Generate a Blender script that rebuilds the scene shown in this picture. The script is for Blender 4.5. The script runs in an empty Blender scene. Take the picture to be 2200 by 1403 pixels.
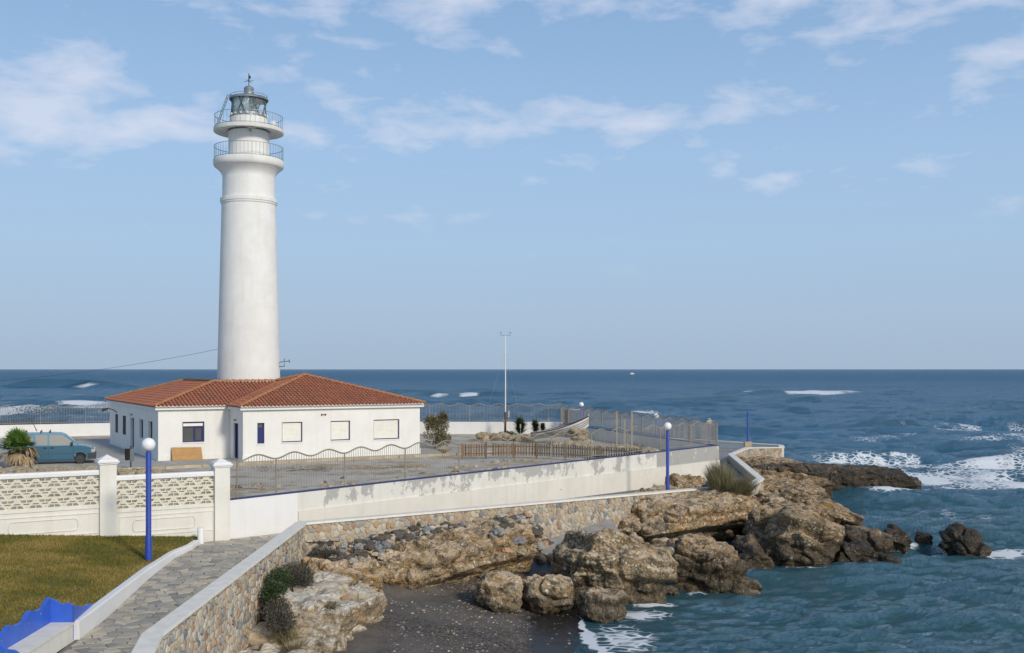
import bpy, bmesh, math, random
import numpy as np
from mathutils import Vector, Matrix, Euler
R = math.radians
rnd = random.Random(7)
SC = bpy.context.scene
COL = SC.collection

# ------------------------------------------------------------------ camera
cam = bpy.data.cameras.new('camera'); camo = bpy.data.objects.new('camera', cam); COL.objects.link(camo)
CAMZ = 5.5; FPX = 2240.0
camo.location = (0, 0, CAMZ); camo.rotation_euler = (R(90), 0, 0)
cam.sensor_width = 36; cam.lens = 36 * FPX / 2200; cam.shift_y = 91.5 / 2200
cam.clip_start = .5; cam.clip_end = 200000
SC.camera = camo

# ------------------------------------------------------------------ sky and sun
SUN_AZ, SUN_EL = R(143), R(29)
world = bpy.data.worlds.new('World'); SC.world = world; world.use_nodes = True
wn = world.node_tree; wn.nodes.clear()
def N(t, typ, **kw):
    n = t.nodes.new(typ)
    for k, v in kw.items():
        if k == 'ins':
            for a, b in v.items(): n.inputs[a].default_value = b
        else: setattr(n, k, v)
    return n
def Lk(t, a, b): t.links.new(a, b)
def mth(t, op, a, b=None, c=None, clamp=False):
    n = t.nodes.new('ShaderNodeMath'); n.operation = op; n.use_clamp = clamp
    for i, x in enumerate((a, b, c)):
        if x is None: continue
        if isinstance(x, (int, float)): n.inputs[i].default_value = x
        else: t.links.new(x, n.inputs[i])
    return n.outputs[0]
def ramp(t, fac, stops, interp='LINEAR'):
    n = t.nodes.new('ShaderNodeValToRGB'); n.color_ramp.interpolation = interp
    e = n.color_ramp.elements
    while len(e) < len(stops): e.new(.5)
    for i, (p, c) in enumerate(stops):
        e[i].position = p; e[i].color = (c, c, c, 1) if isinstance(c, (int, float)) else (*c, 1)
    if fac is not None: t.links.new(fac, n.inputs[0])
    return n.outputs[0]
def mixc(t, fac, a, b, mode='MIX'):
    n = t.nodes.new('ShaderNodeMix'); n.data_type = 'RGBA'; n.blend_type = mode; n.clamp_result = False
    for i, x in ((0, fac), (6, a), (7, b)):
        if isinstance(x, (int, float)): n.inputs[i].default_value = x
        elif isinstance(x, tuple): n.inputs[i].default_value = (*x, 1)
        else: t.links.new(x, n.inputs[i])
    return n.outputs[2]
def build_world():
    t = wn
    sky = N(t, 'ShaderNodeTexSky', sky_type='NISHITA', sun_disc=False, sun_elevation=SUN_EL, sun_rotation=SUN_AZ,
            air_density=1.0, dust_density=2.5, ozone_density=2.0, altitude=0)
    tc = N(t, 'ShaderNodeTexCoord'); sp = N(t, 'ShaderNodeSeparateXYZ'); Lk(t, tc.outputs['Generated'], sp.inputs[0])
    x, y, z = sp.outputs
    az = mth(t, 'ARCTAN2', x, y); el = mth(t, 'ARCSINE', z)
    cb = N(t, 'ShaderNodeCombineXYZ'); Lk(t, az, cb.inputs[0]); Lk(t, el, cb.inputs[1])
    mp = N(t, 'ShaderNodeMapping'); Lk(t, cb.outputs[0], mp.inputs[0]); mp.inputs['Scale'].default_value = (6.5, 17, 1); mp.inputs['Location'].default_value = (3.3, 1.7, 0); mp.inputs['Rotation'].default_value = (0, 0, -.06)
    n1 = N(t, 'ShaderNodeTexNoise', ins={'Scale': 2.3, 'Detail': 9, 'Roughness': .56, 'Distortion': .2}); Lk(t, mp.outputs[0], n1.inputs['Vector'])
    n2 = N(t, 'ShaderNodeTexNoise', ins={'Scale': .55, 'Detail': 2, 'Roughness': .5}); Lk(t, mp.outputs[0], n2.inputs['Vector'])
    # cloud banks, as bearings and heights in the sky
    cov = mth(t, 'MULTIPLY', mth(t, 'SUBTRACT', n2.outputs[0], .5), .45)
    blobs = [(-.43, .252, .11, .036, .27), (-.30, .215, .09, .018, .20), (-.45, .215, .09, .020, .24), (-.30, .325, .05, .012, .14),
             (-.19, .318, .04, .022, .2), (-.10, .34, .07, .02, .14),
             (.03, .345, .11, .020, .22), (-.03, .30, .05, .014, .12), (.09, .236, .15, .020, .27), (.17, .232, .06, .016, .14),
             (.26, .325, .10, .028, .24), (.33, .29, .07, .018, .12), (.46, .272, .05, .012, .22), (.41, .31, .06, .016, .1),
             (.195, .182, .016, .008, .22), (.245, .176, .014, .005, .14), (-.14, .2, .02, .006, .1), (.36, .255, .02, .006, .14), (.02, .175, .05, .008, .08)]
    for a, e, sa, se, w in blobs:
        da = mth(t, 'DIVIDE', mth(t, 'SUBTRACT', az, a), sa); de = mth(t, 'DIVIDE', mth(t, 'SUBTRACT', el, e), se)
        q = mth(t, 'ADD', mth(t, 'MULTIPLY', da, da), mth(t, 'MULTIPLY', de, de))
        g = mth(t, 'EXPONENT', mth(t, 'MULTIPLY', q, -.8))
        cov = mth(t, 'MULTIPLY_ADD', g, w, cov)
    dens = mth(t, 'ADD', n1.outputs[0], mth(t, 'SUBTRACT', cov, .16))
    fac = ramp(t, dens, [(.43, 0.0), (.55, .40), (.74, .88)])
    fac = mth(t, 'MULTIPLY', fac, ramp(t, z, [(.08, 0.0), (.17, 1.0)]))
    skyc = mixc(t, ramp(t, z, [(0.0, .93), (.10, .9), (.36, .75), (1.0, .0)]), sky.outputs[0],
                ramp(t, z, [(0.0, (3.3, 4.3, 5.5)), (.06, (3.35, 4.5, 6.0)), (.12, (3.3, 4.7, 6.5)), (.2, (3.1, 4.65, 6.75)), (.36, (2.2, 3.75, 6.1)), (1.0, (1.4, 2.9, 6))]))
    c = mixc(t, mth(t, 'MULTIPLY', fac, .72), skyc, (6.2, 6.4, 7.3))
    bg = N(t, 'ShaderNodeBackground', ins={'Strength': .1}); Lk(t, c, bg.inputs[0])
    out = N(t, 'ShaderNodeOutputWorld'); Lk(t, bg.outputs[0], out.inputs[0])
build_world()
sl = bpy.data.lights.new('sun', 'SUN'); slo = bpy.data.objects.new('sun', sl); COL.objects.link(slo)
sl.energy = 2.1; sl.angle = R(8.0); sl.color = (1, .92, .80)
sd = Vector((math.sin(SUN_AZ) * math.cos(SUN_EL), math.cos(SUN_AZ) * math.cos(SUN_EL), math.sin(SUN_EL)))
slo.rotation_euler = sd.to_track_quat('Z', 'Y').to_euler(); slo.location = (30, -30, 40)
SC.view_settings.view_transform = 'Standard'; SC.view_settings.look = 'None'
SC.view_settings.gamma = 1; SC.view_settings.exposure = 0.27
SC.view_settings.use_curve_mapping = False

# ------------------------------------------------------------------ numpy noise
def _h(ix, iy, iz, s):
    n = (ix.astype(np.int64) * 374761393 + iy.astype(np.int64) * 668265263 + iz.astype(np.int64) * 2147483647 + s * 974634777) & 0xffffffff
    n = ((n ^ (n >> 13)) * 1274126177) & 0xffffffff
    n = ((n ^ (n >> 16)) * 2246822519) & 0xffffffff
    return ((n ^ (n >> 15)) & 0xffffff) / float(0xffffff)
def vnoise(p, s=0):
    i = np.floor(p); f = p - i; f = f * f * (3 - 2 * f); i = i.astype(np.int64)
    r = 0; cy, cz = np.ptp(p[:, 1]) == 0, np.ptp(p[:, 2]) == 0     # flat in y or z: skip those corners
    if cy: f[:, 1] = 0
    if cz: f[:, 2] = 0
    for dx in (0, 1):
        wx = f[:, 0] if dx else 1 - f[:, 0]
        for dy in ((0,) if cy else (0, 1)):
            wy = f[:, 1] if dy else 1 - f[:, 1]
            for dz in ((0,) if cz else (0, 1)):
                wz = f[:, 2] if dz else 1 - f[:, 2]
                r = r + wx * wy * wz * _h(i[:, 0] + dx, i[:, 1] + dy, i[:, 2] + dz, s)
    return r * 2 - 1
def fbm(p, o=4, s=0, g=.5):
    a, r, t = 1.0, 0, 0
    for k in range(o):
        r = r + a * vnoise(p * 2.03 ** k + 17.3 * k, s + k); t += a; a *= g
    return r / t
def worley(p, s=0):
    i = np.floor(p - .5).astype(np.int64); d = np.full(len(p), 9.0)
    for dx in (0, 1):
        for dy in (0, 1):
            for dz in (0, 1):
                a, b, c = i[:, 0] + dx, i[:, 1] + dy, i[:, 2] + dz
                q = (a + .15 + .7 * _h(a, b, c, s) - p[:, 0]) ** 2 + (b + .15 + .7 * _h(a, b, c, s + 1) - p[:, 1]) ** 2 + (c + .15 + .7 * _h(a, b, c, s + 2) - p[:, 2]) ** 2
                d = np.minimum(d, q)
    return np.sqrt(d)
def P3(x, y, z=0.0):
    x = np.asarray(x, float); return np.stack([x, np.broadcast_to(y, x.shape), np.broadcast_to(z, x.shape)], 1)

# ------------------------------------------------------------------ mesh builder
class MB:
    def __init__(s): s.v = []; s.f = []; s.m = []
    def add(s, vs, fs, m=0):
        o = len(s.v); s.v += [tuple(q) for q in vs]; s.f += [tuple(i + o for i in f) for f in fs]; s.m += [m] * len(fs); return s
    def box(s, x0, x1, y0, y1, z0, z1, m=0):
        return s.add([(x0, y0, z0), (x1, y0, z0), (x1, y1, z0), (x0, y1, z0), (x0, y0, z1), (x1, y0, z1), (x1, y1, z1), (x0, y1, z1)],
                     [(0, 3, 2, 1), (4, 5, 6, 7), (0, 1, 5, 4), (1, 2, 6, 5), (2, 3, 7, 6), (3, 0, 4, 7)], m)
    def wall(s, a, b, t0, t1, za0, za1, zb0=None, zb1=None, m=0):
        # a slab along a->b (2D), from offset t0 to t1 to the right of the run, heights at both ends
        zb0 = za0 if zb0 is None else zb0; zb1 = za1 if zb1 is None else zb1
        dx, dy = b[0] - a[0], b[1] - a[1]; l = math.hypot(dx, dy); nx, ny = dy / l, -dx / l
        q = []
        for (p, z0, z1) in ((a, za0, za1), (b, zb0, zb1)):
            for t in (t0, t1):
                for z in (z0, z1): q.append((p[0] + nx * t, p[1] + ny * t, z))
        return s.add(q, [(0, 1, 3, 2), (4, 6, 7, 5), (0, 4, 5, 1), (2, 3, 7, 6), (1, 5, 7, 3), (0, 2, 6, 4)], m)
    def tube(s, pts, r, n=6, m=0, cap=True):
        pts = [Vector(p) for p in pts]; rs = r if isinstance(r, (list, tuple)) else [r] * len(pts)
        o = []; up = Vector((0, 0, 1))
        for i, p in enumerate(pts):
            d = (pts[min(i + 1, len(pts) - 1)] - pts[max(i - 1, 0)]).normalized()
            a = d.cross(up if abs(d.z) < .95 else Vector((1, 0, 0))).normalized(); b = d.cross(a)
            for k in range(n):
                w = 2 * math.pi * (k + .5) / n; o.append(p + (a * math.cos(w) + b * math.sin(w)) * rs[i])
        f = [(i * n + k, i * n + (k + 1) % n, (i + 1) * n + (k + 1) % n, (i + 1) * n + k) for i in range(len(pts) - 1) for k in range(n)]
        if cap: f += [tuple(range(n))[::-1], tuple(range((len(pts) - 1) * n, len(pts) * n))]
        return s.add(o, f, m)
    def lathe(s, prof, n=32, m=0, c=(0, 0)):
        o = [(c[0] + r * math.cos(2 * math.pi * k / n), c[1] + r * math.sin(2 * math.pi * k / n), z) for r, z in prof for k in range(n)]
        f = [(i * n + k, i * n + (k + 1) % n, (i + 1) * n + (k + 1) % n, (i + 1) * n + k) for i in range(len(prof) - 1) for k in range(n)]
        return s.add(o, f, m)
    def mesh(s, name, mats, smooth=False):
        me = bpy.data.meshes.new(name); me.from_pydata(s.v, [], s.f)
        for x in (mats if isinstance(mats, (list, tuple)) else [mats]): me.materials.append(x)
        if max(s.m, default=0): me.polygons.foreach_set('material_index', s.m)
        if smooth:
            me.polygons.foreach_set('use_smooth', [True] * len(s.f))
            try: me.set_sharp_from_angle(angle=R(38))
            except Exception: pass
        me.update(); return me
    def build(s, name, mats, parent=None, smooth=False, loc=(0, 0, 0), rot=(0, 0, 0)):
        return link(name, s.mesh(name, mats, smooth), parent, loc, rot)
def link(name, me, parent=None, loc=(0, 0, 0), rot=(0, 0, 0), scale=None):
    o = bpy.data.objects.new(name, me); COL.objects.link(o); o.parent = parent
    o.location = loc; o.rotation_euler = rot
    if scale is not None: o.scale = scale
    return o
def tag(o, label=None, cat=None, group=None, kind=None):
    if label: o['label'] = label
    if cat: o['category'] = cat
    if group: o['group'] = group
    if kind: o['kind'] = kind
    return o
def thing(name, label, cat, loc=(0, 0, 0), rz=0, group=None):
    o = bpy.data.objects.new(name, None); COL.objects.link(o); o.location = loc; o.rotation_euler = (0, 0, rz); o.empty_display_size = .2
    return tag(o, label, cat, group)
def np_mesh(name, V, F, mats, parent=None, smooth=False, midx=None, loc=(0, 0, 0)):
    me = bpy.data.meshes.new(name); V = np.asarray(V, np.float32); F = np.asarray(F, np.int32); k = F.shape[1]
    me.vertices.add(len(V)); me.vertices.foreach_set('co', V.ravel())
    me.loops.add(F.size); me.loops.foreach_set('vertex_index', F.ravel())
    me.polygons.add(len(F)); me.polygons.foreach_set('loop_start', np.arange(0, F.size, k, dtype=np.int32))
    for x in (mats if isinstance(mats, (list, tuple)) else [mats]): me.materials.append(x)
    if midx is not None: me.polygons.foreach_set('material_index', np.asarray(midx, np.int32))
    me.polygons.foreach_set('use_smooth', np.full(len(F), smooth)); me.update(calc_edges=True); me.validate()
    return link(name, me, parent, loc)
def grid_faces(nr, nc):
    i = np.arange(nr - 1)[:, None] * nc + np.arange(nc - 1)[None, :]
    return np.stack([i, i + 1, i + nc + 1, i + nc], -1).reshape(-1, 4)

# ------------------------------------------------------------------ materials
def newmat(name):
    m = bpy.data.materials.new(name); m.use_nodes = True; t = m.node_tree
    b = t.nodes['Principled BSDF']; return m, t, b
def coords(t, scale=(1, 1, 1), world_space=False):
    if world_space: o = N(t, 'ShaderNodeNewGeometry').outputs['Position']
    else: o = N(t, 'ShaderNodeTexCoord').outputs['Object']
    mp = N(t, 'ShaderNodeMapping'); Lk(t, o, mp.inputs[0]); mp.inputs['Scale'].default_value = scale; return mp.outputs[0]
def noise(t, v, scale, detail=4, rough=.55, dist=0.0):
    n = N(t, 'ShaderNodeTexNoise', ins={'Scale': scale, 'Detail': detail, 'Roughness': rough, 'Distortion': dist}); Lk(t, v, n.inputs['Vector']); return n.outputs[0]
def bump(t, b, h, strength=.4, dist=.02):
    n = N(t, 'ShaderNodeBump', ins={'Strength': strength, 'Distance': dist}); Lk(t, h, n.inputs['Height']); Lk(t, n.outputs[0], b.inputs['Normal']); return n
def pmat(name, c1, c2=None, scale=3.0, rough=.7, bmp=.25, bscale=25.0, bdist=.01, metal=0.0, stretch=(1, 1, 1), orand=0.0, lo=.35, hi=.65, wsp=False, spec=.4):
    m, t, b = newmat(name); v = coords(t, stretch, wsp)
    c2 = c2 or tuple(x * .8 for x in c1)
    c = mixc(t, ramp(t, noise(t, v, scale, 6, .62), [(lo, 0.0), (hi, 1.0)]), c1, c2)
    if orand:
        r = N(t, 'ShaderNodeObjectInfo').outputs['Random']
        c = mixc(t, 1.0, c, ramp(t, r, [(0, 1 - orand), (1, 1 + orand)]), 'MULTIPLY')
    Lk(t, c, b.inputs['Base Color']); b.inputs['Roughness'].default_value = rough; b.inputs['Metallic'].default_value = metal
    b.inputs['Specular IOR Level'].default_value = spec
    if bmp: bump(t, b, noise(t, v, bscale, 5, .6), bmp, bdist)
    return m
def paint_wall(name, base, dirt, patch, pscale=1.1, plo=.6, phi=.63, stretch=(1, 1, 1), zfade=None, brickish=0.0, rough=.8):
    # whitewash with dirt, rain streaks and flaked patches
    m, t, b = newmat(name); v = coords(t, stretch, True)
    c = mixc(t, ramp(t, noise(t, v, .8, 6, .65), [(.35, 0.0), (.75, .55)]), base, dirt)
    vs = coords(t, (3.2, 3.2, .22), True)
    c = mixc(t, ramp(t, noise(t, vs, 1.0, 5, .6), [(.52, 0.0), (.78, .5)]), c, dirt)
    pf = None
    if patch:
        n = noise(t, v, pscale, 10, .72)
        if zfade:
            sp = N(t, 'ShaderNodeSeparateXYZ'); Lk(t, coords(t, (1, 1, 1), True), sp.inputs[0])
            n = mth(t, 'ADD', n, ramp(t, mth(t, 'MULTIPLY_ADD', sp.outputs[2], zfade[0], zfade[1]), [(0, -.1), (1, .1)]))
        pf = ramp(t, n, [(plo, 0.0), (phi, 1.0)])
        c = mixc(t, pf, c, patch)
        sm = ramp(t, noise(t, v, 5.0, 4, .7), [(.66, 0.0), (.70, .8)])
        c = mixc(t, mth(t, 'MULTIPLY', sm, ramp(t, noise(t, v, .5, 2), [(.45, 0.0), (.6, 1.0)])), c, patch)
    Lk(t, c, b.inputs['Base Color']); b.inputs['Roughness'].default_value = rough; b.inputs['Specular IOR Level'].default_value = .25
    h = noise(t, v, 14, 5, .6)
    if pf is not None: h = mth(t, 'SUBTRACT', h, mth(t, 'MULTIPLY', pf, .5))
    bump(t, b, h, .35, .015)
    return m
def col_mat(name, c, rough=.4, metal=0.0, spec=.5, emis=0):
    m, t, b = newmat(name); b.inputs['Base Color'].default_value = (*c, 1); b.inputs['Roughness'].default_value = rough
    b.inputs['Metallic'].default_value = metal; b.inputs['Specular IOR Level'].default_value = spec; return m

M = {}
M['white_tower'] = paint_wall('white_tower', (.80, .79, .75), (.62, .60, .54), None)
M['white_gallery'] = paint_wall('white_gallery', (.76, .75, .70), (.50, .47, .41), (.45, .43, .38), 2.2, .66, .72)
M['white_house'] = paint_wall('white_house', (.80, .79, .74), (.66, .64, .58), None)
M['white_wall'] = paint_wall('white_wall', (.78, .76, .69), (.60, .57, .49), (.42, .41, .38), 1.6, .69, .72)
M['white_clean'] = paint_wall('white_clean', (.80, .79, .77), (.70, .69, .66), None)
M['back_wall'] = paint_wall('back_wall', (.78, .77, .74), (.66, .64, .6), (.40, .38, .34), .30, .66, .69)
M['ret_wall'] = paint_wall('ret_wall', (.74, .72, .65), (.55, .52, .45), (.42, .41, .38), 1.15, .575, .60, (1, 1, .8), (1.1, .2))
M['ret_plinth'] = paint_wall('ret_plinth', (.73, .70, .62), (.56, .52, .44), (.40, .36, .29), 2.3, .66, .69)
M['ret_grey'] = paint_wall('ret_grey', (.40, .39, .36), (.33, .32, .30), (.62, .60, .54), 1.5, .60, .62)
M['coping'] = pmat('coping', (.84, .80, .70), (.72, .68, .59), 2.5, .75, .2, 30)
M['lattice'] = pmat('lattice', (.74, .70, .57), (.62, .57, .45), 4, .85, .3, 40)
M['blue_paint'] = None
def blue_paint(name, base, chip, scale, lo):
    m, t, b = newmat(name); v = coords(t, (1, 1, 1), True)
    c = mixc(t, ramp(t, noise(t, v, 2.5, 5, .6), [(.3, 0.0), (.7, 1.0)]), base, tuple(x * .8 for x in base))
    c = mixc(t, ramp(t, noise(t, v, scale, 5, .65), [(lo, 0.0), (lo + .02, 1.0)]), c, chip)
    Lk(t, c, b.inputs['Base Color']); b.inputs['Roughness'].default_value = .42; bump(t, b, noise(t, v, 12, 4), .15, .01); return m
M['blue_paint'] = blue_paint('blue_paint', (.026, .068, .39), (.5, .52, .56), 5, .70)
M['blue_bench'] = blue_paint('blue_bench', (.045, .14, .62), (.72, .74, .8), 6.5, .69)
M['blue_frame'] = col_mat('blue_frame', (.014, .02, .135), .45)
M['blue_edge'] = col_mat('blue_edge', (.03, .04, .14), .6)
M['galv'] = pmat('galv', (.38, .34, .27), (.29, .245, .185), 1.5, .5, .0, metal=.25)
M['dark_metal'] = col_mat('dark_metal', (.045, .05, .05), .5, .3)
M['grey_metal'] = pmat('grey_metal', (.33, .36, .36), (.22, .25, .26), 1.2, .42, .1, 20, metal=.55)
M['lantern_green'] = pmat('lantern_green', (.10, .14, .14), (.06, .09, .10), 1.5, .45, .1, 20, metal=.3)
M['bars_black'] = col_mat('bars_black', (.02, .018, .016), .6)
M['shutter'] = pmat('shutter', (.86, .84, .75), (.80, .77, .67), 3, .6, .1, 10)
M['plywood'] = pmat('plywood', (.46, .27, .10), (.38, .21, .08), 2.0, .7, .2, 20, stretch=(1, 1, 4))
M['globe'] = col_mat('globe', (.84, .84, .82), .25)
M['timber'] = pmat('timber', (.20, .115, .05), (.12, .07, .035), 4, .75, .3, 30, stretch=(1, 1, .3), orand=.35)
M['timber_grey'] = pmat('timber_grey', (.15, .115, .08), (.08, .06, .045), 4, .8, .3, 30, stretch=(1, 1, .3), orand=.3)
M['kerb'] = pmat('kerb', (.50, .41, .27), (.38, .31, .21), 2, .85, .3, 15, orand=.15)
M['dark_door'] = col_mat('dark_door', (.05, .05, .05), .6)
M['tile_pan'] = pmat('tile_pan', (.20, .065, .035), (.12, .045, .03), 2, .85, .2, 12)
M['dry_tan'] = pmat('dry_tan', (.46, .35, .21), (.30, .21, .115), 5, .8, 0)
M['leaf'] = pmat('leaf', (.045, .075, .022), (.025, .05, .015), 5, .6, 0)
M['straw_olive'] = pmat('straw_olive', (.33, .28, .165), (.19, .18, .085), 2.2, .8, 0)
M['leaf_palm'] = pmat('leaf_palm', (.12, .20, .035), (.06, .125, .02), 3, .5, 0)
M['leaf_grey'] = pmat('leaf_grey', (.115, .10, .075), (.07, .065, .05), 4, .8, 0)
M['leaf_olive'] = pmat('leaf_olive', (.20, .175, .085), (.12, .115, .05), 3, .75, 0)
M['flower'] = col_mat('flower', (.62, .47, .01), .6)
M['trunk'] = pmat('trunk', (.20, .10, .05), (.09, .05, .03), 6, .9, .6, 18, .04)
def glass_mat(name, c, rough=.08):
    m, t, b = newmat(name); b.inputs['Base Color'].default_value = (*c, 1); b.inputs['Roughness'].default_value = rough
    b.inputs['Specular IOR Level'].default_value = .8; b.inputs['Coat Weight'].default_value = .4; return m
M['win_glass'] = glass_mat('win_glass', (.10, .105, .10))
M['van_glass'] = glass_mat('van_glass', (.30, .29, .25), .03)  # cream base colour paints in the bright reflection on the panes
def clear_glass():
    m, t, b = newmat('lantern_glass'); b.inputs['Base Color'].default_value = (.85, .93, .95, 1); b.inputs['Roughness'].default_value = .03
    b.inputs['Transmission Weight'].default_value = .85; b.inputs['IOR'].default_value = 1.05; b.inputs['Specular IOR Level'].default_value = .9; return m
M['lantern_glass'] = clear_glass()
def tile_mat():
    m, t, b = newmat('roof_tile'); v = coords(t)
    vo = N(t, 'ShaderNodeTexNoise', ins={'Scale': 2.4, 'Detail': 3}); Lk(t, v, vo.inputs['Vector'])
    a = N(t, 'ShaderNodeAttribute', attribute_name='tone')
    c = mixc(t, a.outputs['Fac'], (.33, .105, .05), (.40, .155, .085))
    c = mixc(t, ramp(t, a.outputs['Fac'], [(.86, 0.0), (.9, .6)]), c, (.22, .075, .05))
    c = mixc(t, ramp(t, noise(t, v, .55, 5, .65), [(.45, 0.0), (.7, .5)]), c, (.19, .11, .075))
    c = mixc(t, ramp(t, noise(t, v, 7, 4, .7), [(.6, 0.0), (.72, .5)]), c, (.11, .07, .05))
    Lk(t, c, b.inputs['Base Color']); b.inputs['Roughness'].default_value = .82; bump(t, b, noise(t, v, 30, 4), .2, .01); return m
M['roof_tile'] = tile_mat()
M['ridge_tile'] = pmat('ridge_tile', (.46, .22, .10), (.34, .15, .08), 3, .85, .2, 20)
M['mortar_white'] = pmat('mortar_white', (.68, .64, .56), (.50, .46, .40), 5, .85, .2, 20)

def stone_mat(name, c, c2):
    m, t, b = newmat(name); v = coords(t, (1, 1, 1), True)
    c_ = mixc(t, ramp(t, noise(t, v, 6, 6, .65), [(.3, 0.0), (.7, 1.0)]), c, c2)
    r = N(t, 'ShaderNodeObjectInfo').outputs['Random']
    c_ = mixc(t, 1.0, c_, ramp(t, r, [(0, .82), (1, 1.12)]), 'MULTIPLY')
    Lk(t, c_, b.inputs['Base Color']); b.inputs['Roughness'].default_value = .85; b.inputs['Specular IOR Level'].default_value = .25
    bump(t, b, noise(t, v, 22, 5, .65), .5, .02); return m
STONES = [stone_mat('stone_cream', (.52, .45, .34), (.44, .37, .27)), stone_mat('stone_sand', (.50, .40, .28), (.41, .32, .22)),
          stone_mat('stone_orange', (.47, .31, .19), (.40, .26, .16)), stone_mat('stone_grey', (.38, .36, .32), (.30, .29, .26)),
          stone_mat('stone_blue', (.25, .26, .265), (.20, .21, .215)), stone_mat('stone_pale', (.58, .53, .44), (.49, .44, .35)),
          stone_mat('stone_rust', (.37, .24, .16), (.30, .19, .13))]
STONE_W = [30, 22, 9, 16, 7, 18, 3]
M['wall_mortar'] = pmat('wall_mortar', (.47, .42, .33), (.38, .34, .27), 5, .9, .5, 30, wsp=True)
FLAGS = [stone_mat('flag_a', (.48, .43, .34), (.38, .345, .28)), stone_mat('flag_b', (.38, .355, .305), (.31, .29, .255)), stone_mat('flag_c', (.53, .47, .36), (.43, .385, .30)), stone_mat('flag_d', (.34, .325, .29), (.28, .27, .245))]
M['flag_joint'] = pmat('flag_joint', (.21, .20, .185), (.16, .155, .145), 5, .9, .4, 25, wsp=True)
M['dark_stone'] = stone_mat('dark_stone', (.155, .13, .10), (.085, .075, .06))
M['rubble'] = stone_mat('rubble', (.44, .36, .24), (.30, .25, .175))
M['white_pebble'] = stone_mat('white_pebble', (.62, .58, .50), (.5, .46, .4))

def voro(t, v, scale, feat='F1', rand=1.0):
    n = N(t, 'ShaderNodeTexVoronoi', feature=feat, ins={'Scale': scale, 'Randomness': rand}); Lk(t, v, n.inputs['Vector']); return n
def rock_mat(name, sand, sand2, pale, pebble=.7, wetz=-2.35, wetamt=.85, dark=.5, ochre=(.36, .22, .09)):
    m, t, b = newmat(name); v = coords(t, (1, 1, 1), True)
    sp = N(t, 'ShaderNodeSeparateXYZ'); Lk(t, v, sp.inputs[0]); z = sp.outputs[2]
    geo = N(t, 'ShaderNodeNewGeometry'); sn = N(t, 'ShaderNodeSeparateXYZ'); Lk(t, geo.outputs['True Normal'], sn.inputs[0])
    vs = coords(t, (.5, .5, 3.4), True)
    big = noise(t, v, .55, 6, .62); lay = noise(t, vs, 1.0, 6, .6, .6)
    c = mixc(t, ramp(t, big, [(.35, 0.0), (.65, 1.0)]), sand, sand2)
    c = mixc(t, ramp(t, lay, [(.48, 0.0), (.60, .9)]), c, ochre)
    # pebbles set in the matrix
    vd = N(t, 'ShaderNodeVectorMath', operation='ADD'); Lk(t, v, vd.inputs[0])
    nn = N(t, 'ShaderNodeTexNoise', ins={'Scale': 3.0}); Lk(t, v, nn.inputs['Vector'])
    sc_ = N(t, 'ShaderNodeVectorMath', operation='SCALE'); Lk(t, nn.outputs['Color'], sc_.inputs[0]); sc_.inputs['Scale'].default_value = .15; Lk(t, sc_.outputs[0], vd.inputs[1])
    va = voro(t, vd.outputs[0], 7.0); vb = voro(t, vd.outputs[0], 15.0)
    def rndv(o):
        s = N(t, 'ShaderNodeSeparateColor'); Lk(t, o.outputs['Color'], s.inputs[0]); return s.outputs[0]
    pal = [(0.0, (.10, .09, .075)), (.22, (.20, .17, .125)), (.45, (.34, .27, .18)), (.62, (.24, .225, .20)), (.78, (.40, .28, .16)), (.86, (.54, .48, .38)), (1.0, (.70, .65, .57))]
    mask = ramp(t, noise(t, vs, 1.3, 5, .6), [(.62 - pebble * .35, 0.0), (.72 - pebble * .35, 1.0)])
    ma = mth(t, 'MULTIPLY', ramp(t, va.outputs['Distance'], [(.38, 1.0), (.5, 0.0)]), mask)
    mb_ = mth(t, 'MULTIPLY', ramp(t, vb.outputs['Distance'], [(.36, .9), (.5, 0.0)]), mask)
    c = mixc(t, mb_, c, ramp(t, rndv(vb), pal))
    c = mixc(t, mth(t, 'MULTIPLY', ma, ramp(t, rndv(va), [(.35, 0.0), (.45, 1.0)])), c, ramp(t, mth(t, 'FRACT', mth(t, 'MULTIPLY', rndv(va), 7.3)), pal))
    # bleached, dusty upper faces, painted paler as if sunlit; dark crust of lichen and weathering
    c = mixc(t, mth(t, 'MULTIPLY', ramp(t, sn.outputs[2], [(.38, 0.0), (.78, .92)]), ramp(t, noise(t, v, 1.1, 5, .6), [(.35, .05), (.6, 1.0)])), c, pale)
    c = mixc(t, ramp(t, noise(t, v, 2.6, 8, .74), [(.50, 0.0), (.60, dark)]), c, (.042, .034, .022))
    # tidal zone: wet and algae-stained up to the splash line
    wet = ramp(t, mth(t, 'ADD', mth(t, 'MULTIPLY', mth(t, 'SUBTRACT', wetz, z), 1.1), mth(t, 'MULTIPLY_ADD', noise(t, v, .9, 4), 1.2, -.6)), [(0.0, 0.0), (.55, 1.0)])
    wf = mth(t, 'MULTIPLY', wet, wetamt)
    c = mixc(t, wf, c, mixc(t, .78, c, (.022, .018, .011)))
    Lk(t, c, b.inputs['Base Color'])
    Lk(t, ramp(t, wf, [(0, .9), (1, .5)]), b.inputs['Roughness']); b.inputs['Specular IOR Level'].default_value = .3
    h = mth(t, 'ADD', mth(t, 'MULTIPLY', mth(t, 'SUBTRACT', 1.0, va.outputs['Distance']), .8), mth(t, 'MULTIPLY', mth(t, 'SUBTRACT', 1.0, vb.outputs['Distance']), .5))
    h = mth(t, 'ADD', mth(t, 'MULTIPLY', h, mask), mth(t, 'MULTIPLY', noise(t, v, 5, 8, .7), 1.4))
    bump(t, b, h, .9, .07)
    return m
M['rock_pale'] = rock_mat('rock_pale', (.40, .32, .21), (.30, .22, .13), (.72, .66, .55), .5, -3.0, .5, .5)
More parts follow.
